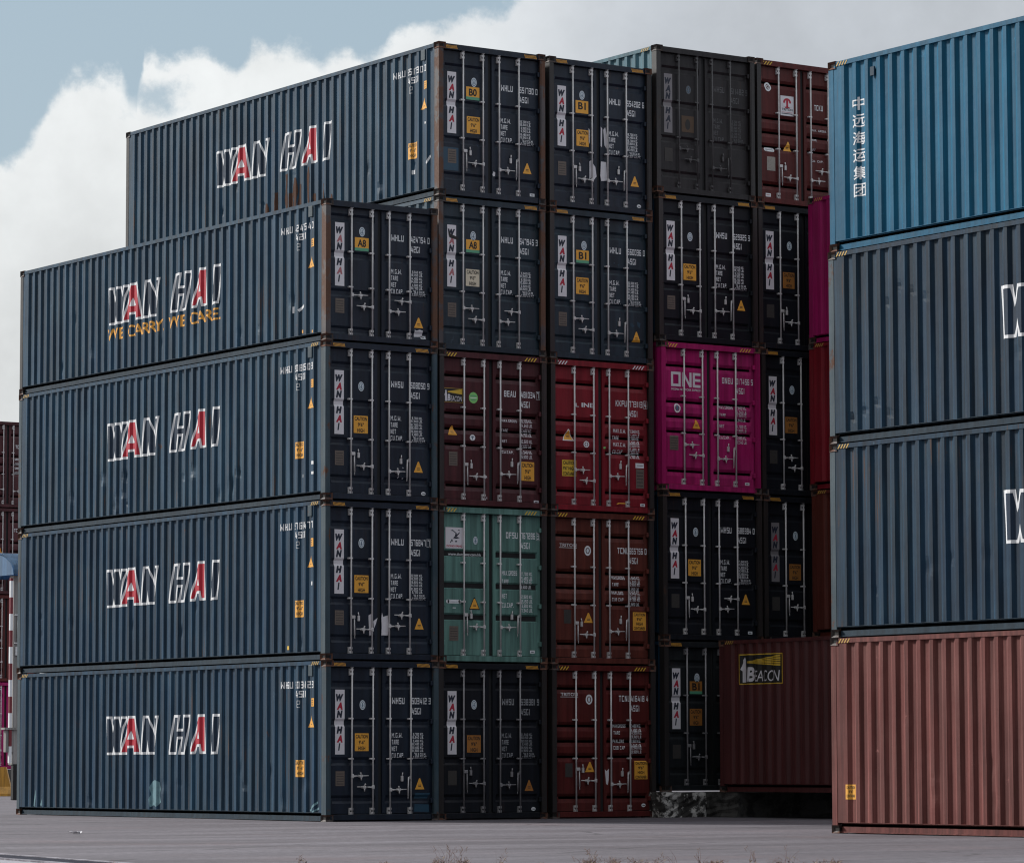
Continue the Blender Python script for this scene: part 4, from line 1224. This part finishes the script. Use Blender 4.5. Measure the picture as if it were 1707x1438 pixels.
bm = new(); box(bm, -.25, -.06, 1.35, .0, .1, 1.98, bev=.01); box(bm, -.32, -.12, 1.99, .12, .14, 2.05); mesh_obj('control_box', bm, mgrey, root)
bm = new(); mred = plain('red_band_paint', (.16, .012, .02), .5, .1); zz = 1.05; i = 0
while zz < 6.3:
    z2 = min(6.3, zz+.47); box(bm, -.165, -.10, zz, -.085, -.02, z2, i % 2); zz = z2; i += 1
mesh_obj('striped_post', bm, [m_white, mred], root)
bm = new()
for z in (4.45, 5.25): tube(bm, (.0, -.05, z), (.28, -.05, z), .02)
tube(bm, (.10, -.05, 4.45), (.10, -.05, 5.25), .02); tube(bm, (.24, -.05, 4.45), (.24, -.05, 5.25), .02)
mesh_obj('handrail', bm, m_white, root)
bm = new(); box(bm, .03, -.1, 4.1, .2, 0, 4.35, bev=.01); mesh_obj('lamp_box', bm, m_white, root)

bm = new(); pr = ((-.30, 0), (.30, 0), (.29, .08), (.13, .30), (.09, .92), (-.09, .92), (-.13, .30), (-.29, .08)); A = []
for x, k in ((0, 1.), (-.14, 1.), (-.26, .98), (-2.6, 1.)): A.append([bm.verts.new((x-(0.22*(p[1]/.92) if x > -1 else 0), p[0], p[1])) for p in pr])
for a, b in zip(A, A[1:]):
    for i in range(8): bm.faces.new((a[i], a[(i+1) % 8], b[(i+1) % 8], b[i]))
bm.faces.new(A[0][::-1]); bm.faces.new(A[-1])
bmesh.ops.recalc_face_normals(bm, faces=bm.faces[:])
o = mesh_obj('concrete_barrier', bm, paint('chipped_yellow_paint', (.52, .25, .03), (.56, .30, .06), .5, .12)); o.location = (18.64, 49.23, 0); o.rotation_euler = (0, 0, -YAW)
o['label'] = 'yellow concrete barrier on the asphalt at the left edge'; o['category'] = 'barrier'

# ------------------------------------------------------------------ small things on the ground
root = empty('drain_grate', (-16.15, -20.4, .0), 'steel drain grate in the asphalt at the lower left corner', 'drain', rz=R(-9.5))
bm = new(); box(bm, -.36, -3, .0, -.28, 3, .03); box(bm, .20, -3, .0, .28, 3, .03); mesh_obj('frame', bm, conc_mat('drain_kerb', (.20, .19, .22), (.26, .25, .28), (.10, .09, .11), 3.), root)
bm = new()
for i in range(76): box(bm, -.28, -3+i*.08, .002, .20, -3+i*.08+.035, .022)
mesh_obj('grating', bm, plain('dark_grate_steel', (.045, .04, .06), .45, .3, .4), root)
bm = new(); box(bm, -3.2, -6, -.02, -.37, 6, .012); o = mesh_obj('path', bm, ground_mat('pale_concrete', (.27, .26, .29), (.36, .35, .38), (.30, .28, .31), 8., .8)); o.location = (-16.15, -20.4, 0); o.rotation_euler = (0, 0, R(-9.5)); structure(o)

bm = new(); rgx = random.Random(5); A = [[bm.verts.new((.2*i/6-.1, .12*j/4-.06, .012+rgx.uniform(0, .035))) for j in range(5)] for i in range(7)]
for a, b in zip(A, A[1:]):
    for j in range(4): bm.faces.new((a[j], b[j], b[j+1], a[j+1]))
o = mesh_obj('paper_scrap', bm, m_paper); o.location = (-8.92, -7.4, 0); o.rotation_euler = (0, 0, .4); o['label'] = 'crumpled white paper scrap on the asphalt in front of the left block'; o['category'] = 'litter'

m_straw = plain('dry_straw', (.22, .13, .085), .8, .2); m_stem = plain('reddish_stem', (.17, .085, .072), .8, .2); m_leaf = plain('dusty_leaf', (.16, .115, .07), .7, .2)


def tuft(x, y, h, n, spread, seed, leafy=False):
    rgx = random.Random(seed); bm = new()
    for i in range(n):
        a = rgx.uniform(0, 6.28); l = h*rgx.uniform(.45, 1.); lean = spread*rgx.uniform(.15, 1.); r = rgx.uniform(.0010, .0020)
        p0 = Vector((rgx.uniform(-.05, .05), rgx.uniform(-.05, .05), -.01)); prev = p0
        for k in (1, 2, 3, 4):
            t = k/4.; p = p0+Vector((math.cos(a)*lean*t*t, math.sin(a)*lean*t*t, l*t*(1-.12*t)))
            tube(bm, prev, p, r*(1.15-.8*(k-1)/4), 4, r*(1.15-.8*k/4)); prev = p
        if rgx.random() < .35:                                    # seed head of small spikelets
            for s in range(5):
                q = prev+Vector((rgx.uniform(-.02, .02), rgx.uniform(-.02, .02), -.012*s))
                e = q+Vector((rgx.uniform(-.025, .025), rgx.uniform(-.025, .025), .02)); tube(bm, q, e, .0022, 4, .0006, 1)
        if leafy or rgx.random() < .35:
            for s in range(4):
                q = p0+Vector((math.cos(a)*lean*.2, math.sin(a)*lean*.2, l*rgx.uniform(.1, .6))); b_ = rgx.uniform(0, 6.28); w = rgx.uniform(.012, .028)
                e = q+Vector((math.cos(b_)*w*2, math.sin(b_)*w*2, w)); sd_ = Vector((-math.sin(b_), math.cos(b_), 0))*w*.3
                f = bm.faces.new([bm.verts.new(v) for v in (q, (q+e)/2+sd_, e, (q+e)/2-sd_)]); f.material_index = 2
    return bm


def weed(x, y, h, n, spread, seed, label, leafy=False):
    o = mesh_obj('weed', tuft(x, y, h, n, spread, seed, leafy), [m_stem, m_straw, m_leaf]); o.location = (x, y, 0); o['label'] = label; o['category'] = 'weed'
    return o


weed(-16.95, -23.5, .16, 4, .07, 1, 'small leafy weed at the bottom edge, left of the others', True)
weed(-15.1, -24.15, .15, 5, .06, 2, 'thin dry twig at the bottom edge below the corner of the leftmost column', True)
rgw = random.Random(77)
spots = []
for i in range(26):                                         # a thin bed of dead grass in the crack between yard and verge
    t = rgw.triangular(0, 1, .55); x = -14.4+t*4.0; y = -24.68-(x+14.4)*.62+rgw.uniform(-.1, .75)
    spots.append((x, y, rgw.uniform(.05, .11)+(.17 if i % 3 == 0 else 0), rgw.randint(10, 20) if i % 3 else 6))
for i, (x, y, h, n) in enumerate(spots):
    o = weed(x, y, h, n, .13, 10+i, 'sparse dry reddish grass tuft at the bottom edge of the picture'); o['group'] = 'dry grass tufts along the bottom edge'
